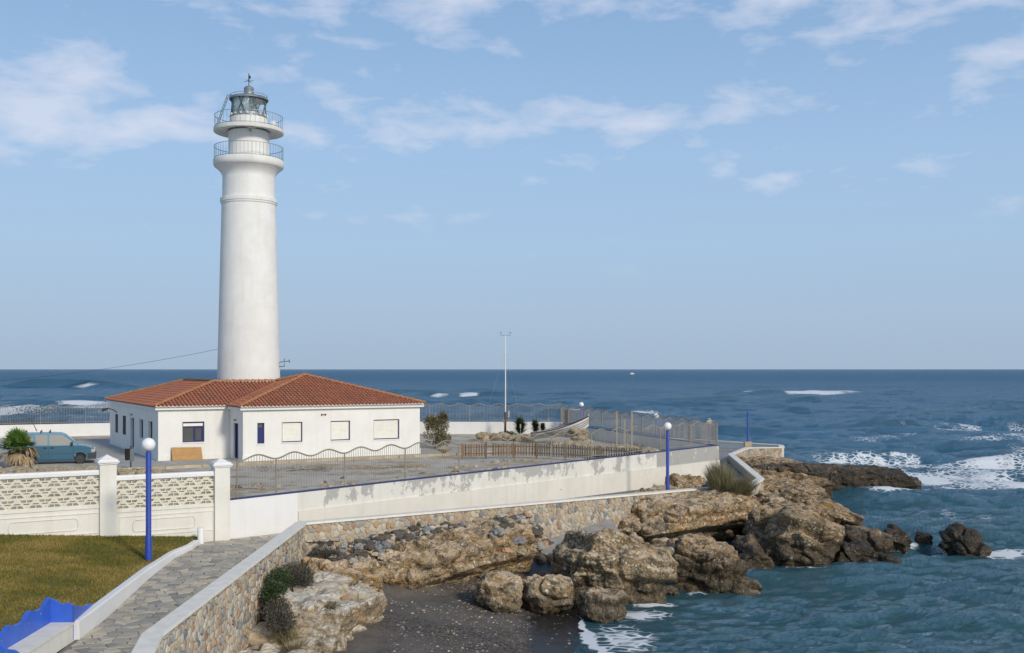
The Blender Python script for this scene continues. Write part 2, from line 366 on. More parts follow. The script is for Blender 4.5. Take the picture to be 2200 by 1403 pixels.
M['rock_tan'] = rock_mat('rock_tan', (.36, .255, .13), (.28, .18, .078), (.66, .50, .325), .75, -2.25, .85, .75, (.36, .20, .06))
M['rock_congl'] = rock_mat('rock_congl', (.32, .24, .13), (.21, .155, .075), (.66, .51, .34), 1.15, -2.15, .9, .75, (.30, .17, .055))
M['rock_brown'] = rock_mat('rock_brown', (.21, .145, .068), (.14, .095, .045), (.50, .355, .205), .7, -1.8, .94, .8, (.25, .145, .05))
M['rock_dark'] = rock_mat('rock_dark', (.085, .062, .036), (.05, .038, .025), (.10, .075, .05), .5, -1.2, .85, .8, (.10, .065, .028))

# ------------------------------------------------------------------ the lie of the land
def tup(p): return (p[0], p[1])
U = Vector((.8643, .5030)); V2 = Vector((-.5030, .8643)); HRZ = math.atan2(.5030, .8643)
HA = Vector((-21.16, 62.35))
SEA = -3.2
LW0 = Vector((-10.25, 37.9)); LW1 = Vector((12.9, 65.0))          # long retaining wall
PAR = [(-5.6, 12, .05), (-7.6, 21.5, .05), (-7.75, 37.55, 0.0), (10.1, 55.2, -.75), (11.5, 55.1, -.75), (12.5, 56, -.75), (14.07, 59.8, -.75), (15.96, 76.9, -.75), (18.6, 83.3, -.75), (21.55, 83.8, -.75)]
def lerp(a, b, t): return a + (b - a) * t
def path_z(y): return -.9 if y < 27 else (lerp(-.9, -.6, (y - 27) / 9) if y < 36 else lerp(-.6, -1.3, min(1, (y - 36) / 20)))
def lawn_z(x, y): return -.5 + .105 * np.clip(-11 - x, 0, 9) 
CURB = [(-9.4, 14), (-9.9, 20), (-10.15, 23.5), (-10.38, 26.2), (-10.86, 31.3), (-11.0, 34.2), (-10.85, 35.4), (-10.9, 36.5)]
def curb_x(y):
    for (x0, y0), (x1, y1) in zip(CURB, CURB[1:]):
        if y <= y1: return lerp(x0, x1, (y - y0) / (y1 - y0))
    return CURB[-1][0]
DW0 = Vector((-10.55, 37.75))                                       # pillar at the wall's end
def dw(t): return DW0 - U * t                                       # along the decorative wall, away from that pillar

# --- sea
def sea_mat():
    m, t, b = newmat('sea_water'); v = coords(t, (1, 1, 1), True)
    sp = N(t, 'ShaderNodeSeparateXYZ'); Lk(t, v, sp.inputs[0]); y = sp.outputs[1]
    fo = N(t, 'ShaderNodeAttribute', attribute_name='foam').outputs['Fac']
    sh = N(t, 'ShaderNodeAttribute', attribute_name='shallow').outputs['Fac']
    vs = coords(t, (.010, .03, 1), True)
    deep = mixc(t, ramp(t, noise(t, vs, 1.0, 4), [(.35, 0.0), (.65, 1.0)]), (.018, .098, .175), (.026, .112, .19))
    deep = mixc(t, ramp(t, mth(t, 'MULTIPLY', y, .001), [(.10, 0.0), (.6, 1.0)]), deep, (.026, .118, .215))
    c = mixc(t, sh, deep, (.020, .080, .098))
    # foam breaks up into streaks and cells
    vf = coords(t, (1.0, 1.9, 1), True)
    n1 = noise(t, vf, 1.1, 9, .68, .8); vo = voro(t, vf, 1.6, 'DISTANCE_TO_EDGE')
    web = ramp(t, mth(t, 'ADD', vo.outputs['Distance'], mth(t, 'MULTIPLY_ADD', n1, .5, -.25)), [(.02, 1.0), (.16, 0.0)])
    th = mth(t, 'ADD', mth(t, 'MULTIPLY', n1, .75), mth(t, 'MULTIPLY', web, .22))
    ff = ramp(t, mth(t, 'ADD', th, mth(t, 'SUBTRACT', mth(t, 'MULTIPLY', fo, 1.05), .93)), [(0.0, 0.0), (.14, .9)])
    ff = mth(t, 'MAXIMUM', ff, ramp(t, fo, [(.8, 0.0), (1.0, .75)]))
    c = mixc(t, ff, c, (.74, .77, .79))
    va = coords(t, (.75, 1.3, 1), True)
    yk = mth(t, 'MULTIPLY', y, .001)
    h = mth(t, 'MULTIPLY', noise(t, va, 1.6, 6, .66, .5), .28)
    h = mth(t, 'ADD', h, mth(t, 'MULTIPLY', noise(t, coords(t, (.24, .55, 1), True), 1.0, 6, .66, .3), ramp(t, yk, [(.04, .12), (.12, .25), (.3, .5), (1.0, 1.2)])))
    h = mth(t, 'ADD', h, mth(t, 'MULTIPLY', noise(t, coords(t, (.06, .16, 1), True), 1.0, 6, .66, .3), ramp(t, yk, [(.06, .0), (.2, .4), (.5, 1.0), (1.0, 2.4)])))
    h = mth(t, 'ADD', h, mth(t, 'MULTIPLY', ff, .10))
    bn = N(t, 'ShaderNodeBump', ins={'Strength': 1.0, 'Distance': 2.2}); Lk(t, h, bn.inputs['Height'])
    fr = N(t, 'ShaderNodeFresnel', ins={'IOR': 1.33}); Lk(t, bn.outputs[0], fr.inputs['Normal'])
    rough_sea = ramp(t, mth(t, 'MULTIPLY', y, .001), [(.03, 1.0), (.12, 1.0), (.3, .82), (.8, .5)])
    fac = mth(t, 'MULTIPLY', mth(t, 'MULTIPLY', mth(t, 'MULTIPLY', fr.outputs[0], 2.1), rough_sea), mth(t, 'SUBTRACT', 1.0, ff), clamp=True)
    di = N(t, 'ShaderNodeBsdfDiffuse'); gl = N(t, 'ShaderNodeBsdfGlossy', ins={'Roughness': .09}); mx = N(t, 'ShaderNodeMixShader')
    Lk(t, c, di.inputs['Color']); Lk(t, bn.outputs[0], gl.inputs['Normal'])
    Lk(t, fac, mx.inputs[0]); Lk(t, di.outputs[0], mx.inputs[1]); Lk(t, gl.outputs[0], mx.inputs[2])
    t.nodes.remove(b); Lk(t, mx.outputs[0], t.nodes['Material Output'].inputs['Surface'])
    return m
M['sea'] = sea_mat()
ROCK_SPOTS = []                                                     # (x, y, rx, ry): where foam gathers
def build_sea():
    xs = [0.0]; d = .22
    while xs[-1] < 60000:
        d = .22 if xs[-1] < 32 else d * 1.036; xs.append(xs[-1] + d)
    xs = np.array(xs); xs = np.concatenate([-xs[:0:-1], xs]) + 14
    neg = xs < -16; xs = np.concatenate([xs[neg][::2], xs[(xs >= -16) & (xs < -.4)][::3], xs[xs >= -.4]])
    ys = [27.0]
    while ys[-1] < 90000: ys.append(ys[-1] + max(.13, (.13 * (ys[-1] / 30) ** 1.36)))
    ys = np.array(ys)
    X, Y = np.meshgrid(xs, ys); X = X.ravel(); Y = Y.ravel(); dy = np.maximum(.13, .13 * (Y / 30) ** 1.36)
    rs = np.random.RandomState(3); Z = np.zeros_like(X)
    wx = X + 2.2 * fbm(P3(X / 23, Y / 17), 2, 5); wy = Y + 2.6 * fbm(P3(X / 19 + 7, Y / 15), 2, 9)
    cove = np.clip((X - 4) / 16, 0, 1) * .55 + .45
    cove = np.maximum(cove, np.clip((Y - 62) / 20, 0, 1))
    for lam, amp, n in ((24, .19, 2), (14, .16, 3), (8.5, .14, 4), (5.2, .115, 5), (3.1, .09, 6), (1.9, .066, 6), (1.15, .048, 7), (.7, .03, 6)):
        fade = np.clip((lam / (2.6 * dy)) - .6, 0, 1)
        env = .55 + .9 * np.clip(fbm(P3(X / (lam * 3.1), Y / (lam * 2.0), lam), 2, int(lam * 10)) + .35, 0, 1)
        for k in range(n):
            th = R(-96 + rs.uniform(-32, 32)); l = lam * rs.uniform(.8, 1.25); kx, ky = 2 * math.pi / l * math.cos(th), 2 * math.pi / l * math.sin(th)
            s = np.sin(kx * wx + ky * wy + rs.uniform(0, 7))
            Z += fade * env * amp / math.sqrt(n) * 1.25 * ((1 - np.abs(s)) * 1.5 - .55 if k % 2 else s) * (cove * (1 + (1.5 if lam > 7 else .6) * np.clip((Y - 60) / 90, 0, 1)) if lam > 3 else 1)
    foam = np.zeros_like(X)
    # breakers: x0,x1 the whole wave, f0,f1 its white water, y its line
    for x0, x1, f0, f1, yb, hgt, wid in ((62, 152, 88, 122, 352, 1.3, 7), (70, 92, 77, 84, 358, .7, 7), (-34, 10, -26, -19, 326, .7, 6), (-20, 10, -17, -9, 322, .6, 6), (2, 36, 9, 33, 208, 1.0, 5),
                                         (50, 68, 53, 65, 148, .9, 3.2), (40, 64, 60, 60.5, 172, .8, 4), (-240, -165, -216, -208, 486, 1.5, 7), (-240, -165, -206, -198, 484, 1.5, 7), (-240, -165, -196, -188, 482, 1.5, 7), (-160, -120, -152, -140, 470, 1.0, 6), (-250, -110, -200, -124, 345, .8, 5), (-160, -70, -110, -88, 248, .7, 5), (-150, -60, -96, -74, 212, .7, 4), (-150, -60, -100, -80, 192, .5, 4),
                                         (22, 60, 24, 44, 97, .75, 2.2), (36, 60, 42, 52, 92, .8, 1.8), (60, 120, 64, 100, 128, .7, 3), (75, 190, 0, 0, 250, .5, 6), (76, 120, 82, 108, 168, .5, 3), (-30, 90, 0, 0, 272, .45, 6), (30, 52, 0, 0, 118, .6, 3), (62, 110, 0, 0, 186, .7, 4), (13, 34, 0, 0, 40, .5, 1.3), (10, 30, 0, 0, 35.5, .42, 1.1), (20, 48, 0, 0, 47, .45, 1.6), (16, 40, 0, 0, 55, .45, 1.8)):
        yl = yb + .9 * wid * fbm(P3(X / (wid * 5), yb), 2, 3) + .012 * (X - x0) * (1 if x0 > 0 else -1)
        q = (Y - yl) / wid
        ex = np.clip((X - x0) / (.25 * (x1 - x0)), 0, 1) * np.clip((x1 - X) / (.25 * (x1 - x0)), 0, 1)
        Z += hgt * ex * (1 + .45 * fbm(P3(X / (wid * 1.1), yb * 1.0), 3, 13)) * np.exp(-np.where(q < 0, q * 1.5, q * .8) ** 2)
        if f1 > f0:
            tw = max(1.5, .28 * (f1 - f0)); g = np.clip((X - f0) / tw, 0, 1) ** .5 * np.clip((f1 - X) / (tw * 1.6), 0, 1) ** .5 * np.clip(1.02 + .5 * fbm(P3(X / (.12 * (f1 - f0) + 1), yb + 2.0), 3, 19), 0, 1)
            foam = np.maximum(foam, g * np.exp(-np.where(q < -.1, (q + .1) * .75, (q + .1) * 2.6) ** 4) * ((.86 if yb > 120 else .54) + .5 * fbm(P3(X / (wid * .5), Y / (wid * .5)), 4, 8)))
    # surf washing back off the point
    def blob(cx, cy, rx, ry, a): return a * np.exp(-((X - cx) / rx) ** 2 - ((Y - cy) / ry) ** 2)
    tx = fbm(P3(X / 3.2, Y / 4.5), 4, 21)
    surf = np.maximum.reduce([blob(40, 80, 14, 12, .72), blob(47, 66, 13, 12, .64), blob(30, 58, 12, 7, .46), blob(70, 100, 30, 16, .60), blob(38, 91, 16, 5, .60), blob(24, 88, 6, 5, .6), blob(62, 128, 28, 12, .5), blob(27, 47, 9, 5, .40), blob(90, 150, 45, 12, .42), blob(-92, 205, 34, 30, .58)])
    foam = np.maximum(foam, (surf + .42 * tx) * np.clip(surf * 4, 0, 1))
    foam = np.maximum(foam, blob(4.3, 36.9, 1.9, 1.0, .66)); foam = np.maximum(foam, blob(3.6, 33.6, 1.6, 2.8, .60)); foam = np.maximum(foam, blob(5.4, 38.6, 1.1, .8, .85)); foam = np.maximum.reduce([foam, blob(25.5, 70.4, 1.8, .9, .9), blob(22.6, 48.6, 1.7, .8, .85), blob(19.3, 51, .9, .6, .8), blob(7.6, 41.2, 1.2, .5, .6), blob(12.5, 45.2, 2, .5, .5)])
    for (x, y, rx, ry, a) in ROCK_SPOTS:
        q = np.sqrt(((X - x) / rx) ** 2 + ((Y - y) / ry) ** 2)
        foam = np.maximum(foam, a * np.exp(-((q - 1.0) / .16) ** 2) * (.62 + .6 * fbm(P3(X / 1.1, Y / 1.1), 2, 31)))
    edge = 2.25 + .4 * np.sin(Y * .6 + 1) + .5 * fbm(P3(Y / 2.6, 0.0), 2, 4)   # lip of the swash
    foam = np.maximum(foam, np.where(Y < 37.2, .97 * np.exp(-((X - edge - .12) / .22) ** 2), 0))
    foam += .10 * np.clip(fbm(P3(X / 7, Y / 5), 3, 41), -1, 1) * (Y > 40)
    cal = np.clip((X - 2.0) / 5, .12, 1); Z *= np.where(Y < 44, cal, 1)
    shallow = np.clip(1.15 - (Y - 40) / 75, 0, 1) * .95; shallow = np.maximum(shallow, np.clip(Z * .75 - .25, 0, .8))
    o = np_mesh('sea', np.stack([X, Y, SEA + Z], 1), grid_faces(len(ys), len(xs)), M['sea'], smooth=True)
    for nme, arr in (('foam', foam), ('shallow', shallow)):
        a = o.data.attributes.new(nme, 'FLOAT', 'POINT'); a.data.foreach_set('value', np.clip(arr, 0, 1).astype(np.float32))
    tag(o, kind='structure'); return o

# --- shore ground of the cove, beach
def shore_z(x, y):
    d = (x + 7.5) * .703 - (y - 37.4) * .711
    z = SEA + .115 * (2.35 - x) - .02 * np.clip(34 - y, 0, 9)
    z = z + .34 * np.clip(3.2 - d, 0, 4) + .55 * np.clip(1.6 - (x + 7.4), 0, 3)
    z = np.minimum(z, -1.45 - .25 * np.clip(d, 0, 3)); z = z - .35 * np.clip(x - 5.5, 0, 3)
    z = z + .06 * fbm(P3(x / 1.4, y / 1.4), 4, 3) + .02 * fbm(P3(x * 3, y * 3), 3, 6)
    return z
def beach_mat():
    m, t, b = newmat('beach_gravel'); v = coords(t, (1, 1, 1), True)
    sp = N(t, 'ShaderNodeSeparateXYZ'); Lk(t, v, sp.inputs[0])
    vo = voro(t, v, 16.0); s = N(t, 'ShaderNodeSeparateColor'); Lk(t, vo.outputs['Color'], s.inputs[0])
    peb = ramp(t, s.outputs[0], [(0.0, (.02, .019, .02)), (.45, (.05, .046, .044)), (.7, (.10, .085, .07)), (.86, (.17, .14, .11)), (.95, (.12, .06, .04)), (1.0, (.24, .22, .19))])
    sand = mixc(t, ramp(t, noise(t, v, 1.4, 5), [(.35, 0.0), (.65, 1.0)]), (.15, .13, .105), (.095, .086, .074))
    dens = ramp(t, mth(t, 'ADD', noise(t, v, .5, 4), mth(t, 'MULTIPLY', sp.outputs[0], .03)), [(.38, .15), (.55, .95)])
    c = mixc(t, dens, sand, peb)
    wet = ramp(t, mth(t, 'ADD', sp.outputs[0], mth(t, 'MULTIPLY_ADD', noise(t, v, .6, 3), 1.6, -.8)), [(.15, 0.0), (.9, 1.0)])
    c = mixc(t, wet, c, (.022, .020, .019)); Lk(t, c, b.inputs['Base Color'])
    Lk(t, ramp(t, wet, [(0, .9), (1, .38)]), b.inputs['Roughness'])
    bump(t, b, mth(t, 'MULTIPLY', mth(t, 'SUBTRACT', 1.0, wet), mth(t, 'SUBTRACT', 1.0, vo.outputs['Distance'])), .6, .03); return m
M['beach'] = beach_mat()
def build_shore():
    xs = np.arange(-7.5, 17.5, .14); ys = np.arange(22, 63, .14); X, Y = np.meshgrid(xs, ys); X = X.ravel(); Y = Y.ravel()
    d = (X + 7.5) * .703 - (Y - 37.4) * .711
    Z = np.where(d > -.9, shore_z(X, Y), -4.6)
    tag(np_mesh('beach', np.stack([X, Y, Z], 1), grid_faces(len(ys), len(xs)), M['beach'], smooth=True), kind='structure')
    # loose pebbles
    g = np.random.RandomState(5); vs = []; fs = []; mi = []
    base = np.array([(0, 0, 1), (.9, 0, .1), (.28, .85, .1), (-.72, .53, .1), (-.72, -.53, .1), (.28, -.85, .1)]); bf = np.array([(0, 1, 2), (0, 2, 3), (0, 3, 4), (0, 4, 5), (0, 5, 1)])
    n = 9000; px = g.uniform(-5.5, 2.2, n); py = g.uniform(29, 41, n); keep = (fbm(P3(px / 1.6, py / 1.6), 3, 11) + .10 * px + g.uniform(-.35, .45, n)) > -.1
    px, py = px[keep], py[keep]; pz = shore_z(px, py); sz = .022 + .05 * g.random_sample(len(px)) ** 4
    thin = (px < .6) | (g.random_sample(len(px)) < .12); px, py, pz, sz = px[thin], py[thin], pz[thin], sz[thin]
    for i in range(len(px)):
        a = g.uniform(0, 6.3); ca, sa = math.cos(a), math.sin(a); q = base * (sz[i] * g.uniform(.8, 1.5), sz[i], sz[i] * .7)
        vs.append(np.stack([q[:, 0] * ca - q[:, 1] * sa + px[i], q[:, 0] * sa + q[:, 1] * ca + py[i], q[:, 2] + pz[i]], 1)); fs.append(bf + 6 * i)
        mi += [g.choice(6, p=[.74, .09, .06, .04, .015, .055])] * 5
    o = np_mesh('beach_pebbles', np.concatenate(vs), np.concatenate(fs), [M['dark_stone'], STONES[3], STONES[1], STONES[6], M['white_pebble'], STONES[4]], smooth=True, midx=mi)
    tag(o, 'loose dark and pale pebbles scattered over the black beach', 'pebbles', kind='stuff')
build_shore()
# far dark beach behind the promenade
mb = MB(); mb.add([(-170, 92, -2.2), (-60, 88, -2.4), (-42, 108, -2.6), (-47, 130, -2.7), (-60, 155, -2.85), (-74, 170, -2.85), (-91, 186, -2.85), (-130, 212, -2.9), (-190, 216, -2.9)], [tuple(range(9))])
tag(mb.build('far_beach', pmat('far_sand', (.10, .095, .09), (.075, .07, .068), .3, .9, .2, 2, wsp=True)), kind='structure')

# --- plateau around the lighthouse
def ground_mat():
    m, t, b = newmat('plateau_ground'); v = coords(t, (1, 1, 1), True)
    c = mixc(t, ramp(t, noise(t, v, .35, 6, .6), [(.35, 0.0), (.65, 1.0)]), (.54, .50, .43), (.42, .39, .34))
    c = mixc(t, ramp(t, noise(t, v, .28, 7, .68), [(.52, 0.0), (.6, .9)]), c, (.33, .255, .165))
    c = mixc(t, ramp(t, noise(t, coords(t, (1, 1.3, 1), True), .6, 6, .65), [(.58, 0.0), (.66, .8)]), c, (.16, .13, .065))
    c = mixc(t, ramp(t, noise(t, v, 6, 5, .7), [(.6, 0.0), (.75, .6)]), c, (.52, .48, .40))
    Lk(t, c, b.inputs['Base Color']); b.inputs['Roughness'].default_value = .95; b.inputs['Specular IOR Level'].default_value = .15
    bump(t, b, noise(t, v, 4, 8, .7), .6, .08); return m
pl = [tup(DW0 + Vector((.2, .35))), (12.75, 65.1), (4.3, 88.5), (-7, 88.7), (-26, 90.1), (-33.5, 86.7), (-70, 70.5), (-75, 30)] + [tup(dw(28)), ]
mb = MB(); mb.add([(x, y, 0) for x, y in pl], [tuple(range(len(pl)))])
tag(mb.build('ground', ground_mat()), kind='structure')
# paved yard: strip in front of and left of the house
def paving_mat(name, c1, c2, joint, sc):
    m, t, b = newmat(name); v = coords(t, (1, 1, 1), True)
    vo = voro(t, v, sc, 'DISTANCE_TO_EDGE'); vc = voro(t, v, sc); s = N(t, 'ShaderNodeSeparateColor'); Lk(t, vc.outputs['Color'], s.inputs[0])
    c = mixc(t, s.outputs[0], c1, c2); c = mixc(t, ramp(t, noise(t, v, .5, 5), [(.4, 0.0), (.7, .6)]), c, joint)
    c = mixc(t, ramp(t, vo.outputs['Distance'], [(.02, 1.0), (.06, 0.0)]), c, joint); Lk(t, c, b.inputs['Base Color']); b.inputs['Roughness'].default_value = .85
    bump(t, b, vo.outputs['Distance'], .3, .02); return m
def hp(a, b): p = HA + U * a + V2 * b; return (p.x, p.y)
M['paving'] = paving_mat('paving', (.46, .445, .415), (.38, .37, .35), (.30, .29, .265), 1.6)
mb = MB(); mb.add([(*hp(a, b), .006) for a, b in ((-3.5, -5.2), (20, -5.2), (20, -.5), (16, -.5), (16, 20), (-17, 22), (-17, 5), (-3.5, 3.5))], [tuple(range(8))])
tag(mb.build('pavement', M['paving']), kind='structure')

# --- lawn
def build_lawn():
    m, t, b = newmat('lawn_soil'); v = coords(t, (1, 1, 1), True)
    c = mixc(t, ramp(t, noise(t, v, .5, 5, .6), [(.35, 0.0), (.68, 1.0)]), (.21, .16, .045), (.13, .12, .03)); c = mixc(t, ramp(t, noise(t, v, 7, 5, .7), [(.4, 0.0), (.7, .5)]), c, (.27, .20, .08))
    Lk(t, c, b.inputs['Base Color']); b.inputs['Roughness'].default_value = .95; bump(t, b, noise(t, v, 30, 4), .8, .04)
    ys = np.arange(13, 38.3, .3); V = []; nc = 40
    for y in ys:
        xr = curb_x(y) - .16
        for k in range(nc): x = xr - k * .4; V.append((x, y, float(lawn_z(x, y)) - .004))
    tag(np_mesh('lawn', V, grid_faces(len(ys), nc)[:, ::-1], m, smooth=True), kind='structure')
    g = np.random.RandomState(2); n = 120000; y = 20 + 18 * g.random_sample(n) ** .9; x = np.array([curb_x(q) for q in y]) - .20 - 9.0 * g.random_sample(n)
    # only on the near side of the wall
    s = (x - DW0.x) * .503 - (y - DW0.y) * .8643; k = s > .16; x, y = x[k], y[k]; n = len(x)
    k = ~((y > 21.4) & (y < 24.95) & (x > -10.86)); x, y = x[k], y[k]; n = len(x)
    z = lawn_z(x, y); h = .03 + .035 * g.random_sample(n) * (1 + .6 * fbm(P3(x / 1.2, y / 1.2), 3, 5)); a = g.uniform(0, 6.3, n); w = .009 + .006 * g.random_sample(n)
    lx, ly = g.normal(0, .02, n), g.normal(0, .02, n)
    A = np.stack([x - w * np.cos(a), y - w * np.sin(a), z - .01], 1); B = np.stack([x + w * np.cos(a), y + w * np.sin(a), z - .01], 1); Cc = np.stack([x + lx, y + ly, z + h], 1)
    V = np.stack([A, B, Cc], 1).reshape(-1, 3); F = np.arange(3 * n).reshape(-1, 3)
    tone = fbm(P3(x / 1.5, y / 1.5), 4, 9) + .5 * g.normal(0, .35, n) + .35 * np.clip((np.array([-11.6]) - x) * -.5, -.5, .4)
    mi = np.where(tone < -.24, 0, np.where(tone < .10, 1, 2))
    gm = [col_mat('grass_green', (.12, .12, .02), .7, spec=.2), col_mat('grass_olive', (.22, .175, .035), .7, spec=.2), col_mat('grass_straw', (.33, .245, .075), .75, spec=.2)]
    tag(np_mesh('lawn_grass', V, F, gm, midx=mi), 'short mown olive and straw coloured grass on the lawn', 'grass', kind='stuff')
build_lawn()

# ------------------------------------------------------------------ Voronoi pieces (stones, flags)
def clip_poly(poly, nx, ny, c):
    out = []
    for i in range(len(poly)):
        a, b = poly[i], poly[(i + 1) % len(poly)]
        da = a[0] * nx + a[1] * ny - c; db = b[0] * nx + b[1] * ny - c
        if da <= 0: out.append(a)
        if da * db < 0: t = da / (da - db); out.append((a[0] + (b[0] - a[0]) * t, a[1] + (b[1] - a[1]) * t))
    return out
def cells(x0, x1, y0, y1, sx, sy, seed, gap, jit=.42):
    g = random.Random(seed); nx, ny = max(1, int((x1 - x0) / sx)), max(1, int((y1 - y0) / sy)); S = {}
    for i in range(-2, nx + 3):
        for j in range(-2, ny + 3):
            S[i, j] = (x0 + (i + .5 + .25 * (j % 2) + g.uniform(-jit, jit)) * sx, y0 + (j + .5 + g.uniform(-jit, jit)) * sy)
    res = []
    for i in range(-1, nx + 1):
        for j in range(-1, ny + 1):
            p = S[i, j]; poly = [(p[0] - 2 * sx, p[1] - 2 * sy), (p[0] + 2 * sx, p[1] - 2 * sy), (p[0] + 2 * sx, p[1] + 2 * sy), (p[0] - 2 * sx, p[1] + 2 * sy)]
            for a in (-2, -1, 0, 1, 2):
                for b in (-2, -1, 0, 1, 2):
                    q = S.get((i + a, j + b))
                    if q is None or (a == 0 and b == 0): continue
                    dx, dy = q[0] - p[0], q[1] - p[1]; l = math.hypot(dx, dy)
                    poly = clip_poly(poly, dx / l, dy / l, (dx / l) * (p[0] + q[0]) / 2 + (dy / l) * (p[1] + q[1]) / 2 - gap)
                    if len(poly) < 3: break
                if len(poly) < 3: break
            if len(poly) >= 3: res.append(poly)
    return res
def rounded(poly, k=.22):
    out = []
    n = len(poly)
    for i in range(n):
        a, b, c = poly[i - 1], poly[i], poly[(i + 1) % n]
        out.append((b[0] + (a[0] - b[0]) * k, b[1] + (a[1] - b[1]) * k)); out.append((b[0] + (c[0] - b[0]) * k, b[1] + (c[1] - b[1]) * k))
    return out
def area(p): return abs(sum(p[i - 1][0] * p[i][1] - p[i][0] * p[i - 1][1] for i in range(len(p)))) / 2
def piece(poly, h, f, bev=.16):
    # poly in 2D -> closed shell of height h through the mapping f(s, t, depth)
    n = len(poly); cx = sum(p[0] for p in poly) / n; cy = sum(p[1] for p in poly) / n
    v = [f(p[0], p[1], -.03) for p in poly] + [f(p[0], p[1], h * .45) for p in poly] + [f(cx + (p[0] - cx) * (1 - bev), cy + (p[1] - cy) * (1 - bev), h) for p in poly] + [f(cx, cy, h * 1.12)]
    fc = [(k * n + i, k * n + (i + 1) % n, (k + 1) * n + (i + 1) % n, (k + 1) * n + i) for k in (0, 1) for i in range(n)] + [(2 * n + i, 2 * n + (i + 1) % n, 3 * n) for i in range(n)]
    return v, fc
def stone_face(owner, a, b, za, zb, bot, seed, sx, sy, limit, nrm_t=0.0, near=None):
    """rubble masonry over the face a->b (2D); seaward is to the right of the run"""
    a, b = Vector(a), Vector(b); L = (b - a).length; d = (b - a) / L; n = Vector((d.y, -d.x)); g = random.Random(seed)
    pieces = []
    for poly in cells(0, L, bot, max(za, zb) + .1, sx, sy, seed, .011):
        poly = clip_poly(poly, -1, 0, 0.0); 
        if len(poly) >= 3: poly = clip_poly(poly, 1, 0, L)
        if len(poly) >= 3:
            sl = (zb - za) / L; k = math.hypot(sl, 1); poly = clip_poly(poly, -sl / k, 1 / k, (za - .005) / k)
        if len(poly) < 3 or area(poly) < .008: continue
        poly = rounded(poly); h = g.uniform(.015, .045)
        f = lambda s, t, q: (a.x + d.x * s + n.x * (nrm_t + q), a.y + d.y * s + n.y * (nrm_t + q), t)
        cs = sum(p[0] for p in poly) / len(poly); ct = sum(p[1] for p in poly) / len(poly)
        pieces.append((f(cs, ct, 0), piece(poly, h, f), g.choices(range(7), STONE_W)[0], area(poly)))
    return pieces
def emit_stones(owner, pieces, limit, vis):
    pieces.sort(key=lambda q: -vis(q)); rest = MB()
    for k, (c, (v, f), mi, ar) in enumerate(pieces):
        if k < limit:
            v = [(q[0] - c[0], q[1] - c[1], q[2] - c[2]) for q in v]
            o = MB().add(v, f).build('stone', STONES[mi], owner, True, loc=c)
        else: rest.add(v, f, mi)
    if rest.v: tag(rest.build('small_stones', STONES, owner, True), kind='stuff')

# ------------------------------------------------------------------ sea wall with rubble facing
def parapet(name, label, pts, bots, seed, sx, sy, limit, vis, inner_z):
    t = thing(name, label, 'wall'); body = MB(); cop = MB(); pcs = []; th = .34
    for i, (p, q) in enumerate(zip(pts, pts[1:])):
        body.wall(p, q, .03, th - .03, min(bots[i], inner_z(p) - .3), p[2] - .08, min(bots[i], inner_z(q) - .3), q[2] - .08)
        pcs += stone_face(t, *[tuple(x) for x in off_seg(pts, i, th - .03)], p[2] - .085, q[2] - .085, bots[i], seed + i, sx, sy, limit)
    # coping with mitred corners
    for i in range(len(pts) - 1):
        (a0, b0), (a1, b1) = off_seg(pts, i, -.03), off_seg(pts, i, th + .05)
        z0, z1 = pts[i][2], pts[i + 1][2]
        v = [(*a0, z0 - .08), (*a1, z0 - .08), (*b1, z1 - .08), (*b0, z1 - .08), (*a0, z0), (*a1, z0), (*b1, z1), (*b0, z1)]
        cop.add(v, [(0, 3, 2, 1), (4, 5, 6, 7), (0, 1, 5, 4), (2, 3, 7, 6), (1, 2, 6, 5), (3, 0, 4, 7)])
    body.build('masonry_core', M['wall_mortar'], t); cop.build('coping', M['coping'], t)
    emit_stones(t, pcs, limit, vis); return t
def off_seg(pts, i, off):
    def nrm(k):
        d = Vector((pts[k + 1][0] - pts[k][0], pts[k + 1][1] - pts[k][1])).normalized(); return Vector((d.y, -d.x))
    n = nrm(i); r = []
    for j, o in ((i, i - 1), (i + 1, i + 1)):
        p = Vector(pts[j][:2]); full = PARN.get(id(pts)) or pts
        if 0 <= o < len(pts) - 1: m_ = (n + nrm(o)); m_ = m_ / m_.dot(n)
        else: m_ = n
        r.append(p + m_ * off)
    return r
PARN = {}
cam_d = lambda q: q[3] / (q[0][0] ** 2 + q[0][1] ** 2) * (1 if abs(q[0][0] / q[0][1]) < .5 and (CAMZ - q[0][2]) / q[0][1] < .28 else .01)
CORN = Vector((-7.75, 37.55))
parapet('stone_sea_wall', 'rubble stone wall with pale coping beside the flagstone path in the left foreground', PAR[:3], [-3.6, -3.6], 11, .205, .19, 300, cam_d, lambda p: -.9)
parapet('stone_sea_wall', 'long rubble stone wall with white coping running below the stained rendered wall', [PAR[2], PAR[3], PAR[4]], [-3.6, -2.6], 31, .235, .21, 300, cam_d, lambda p: -1.3)
parapet('stone_sea_wall', 'zigzag stone parapet with pale coping at the seaward end of the path', PAR[4:], [-2.6] * 5, 51, .30, .26, 300, cam_d, lambda p: -1.35)
bw = thing('broken_parapet', 'low cracked white parapet closing the far end of the path above the sea', 'wall')
PB = [(21.55, 83.8, -.75), (21.9, 85.6, -.72), (17.7, 90.3, -.7), (8, 100, -.7)]
mbb = MB(); mcc = MB()
for p, q in zip(PB, PB[1:]): mbb.wall(p, q, 0, .3, -2.6, p[2] - .09, -2.6, q[2] - .09); mcc.wall(p, q, -.05, .36, p[2] - .085, p[2], q[2] - .085, q[2])
mbb.build('wall_body', M['white_wall'], bw); mcc.build('coping', M['coping'], bw)

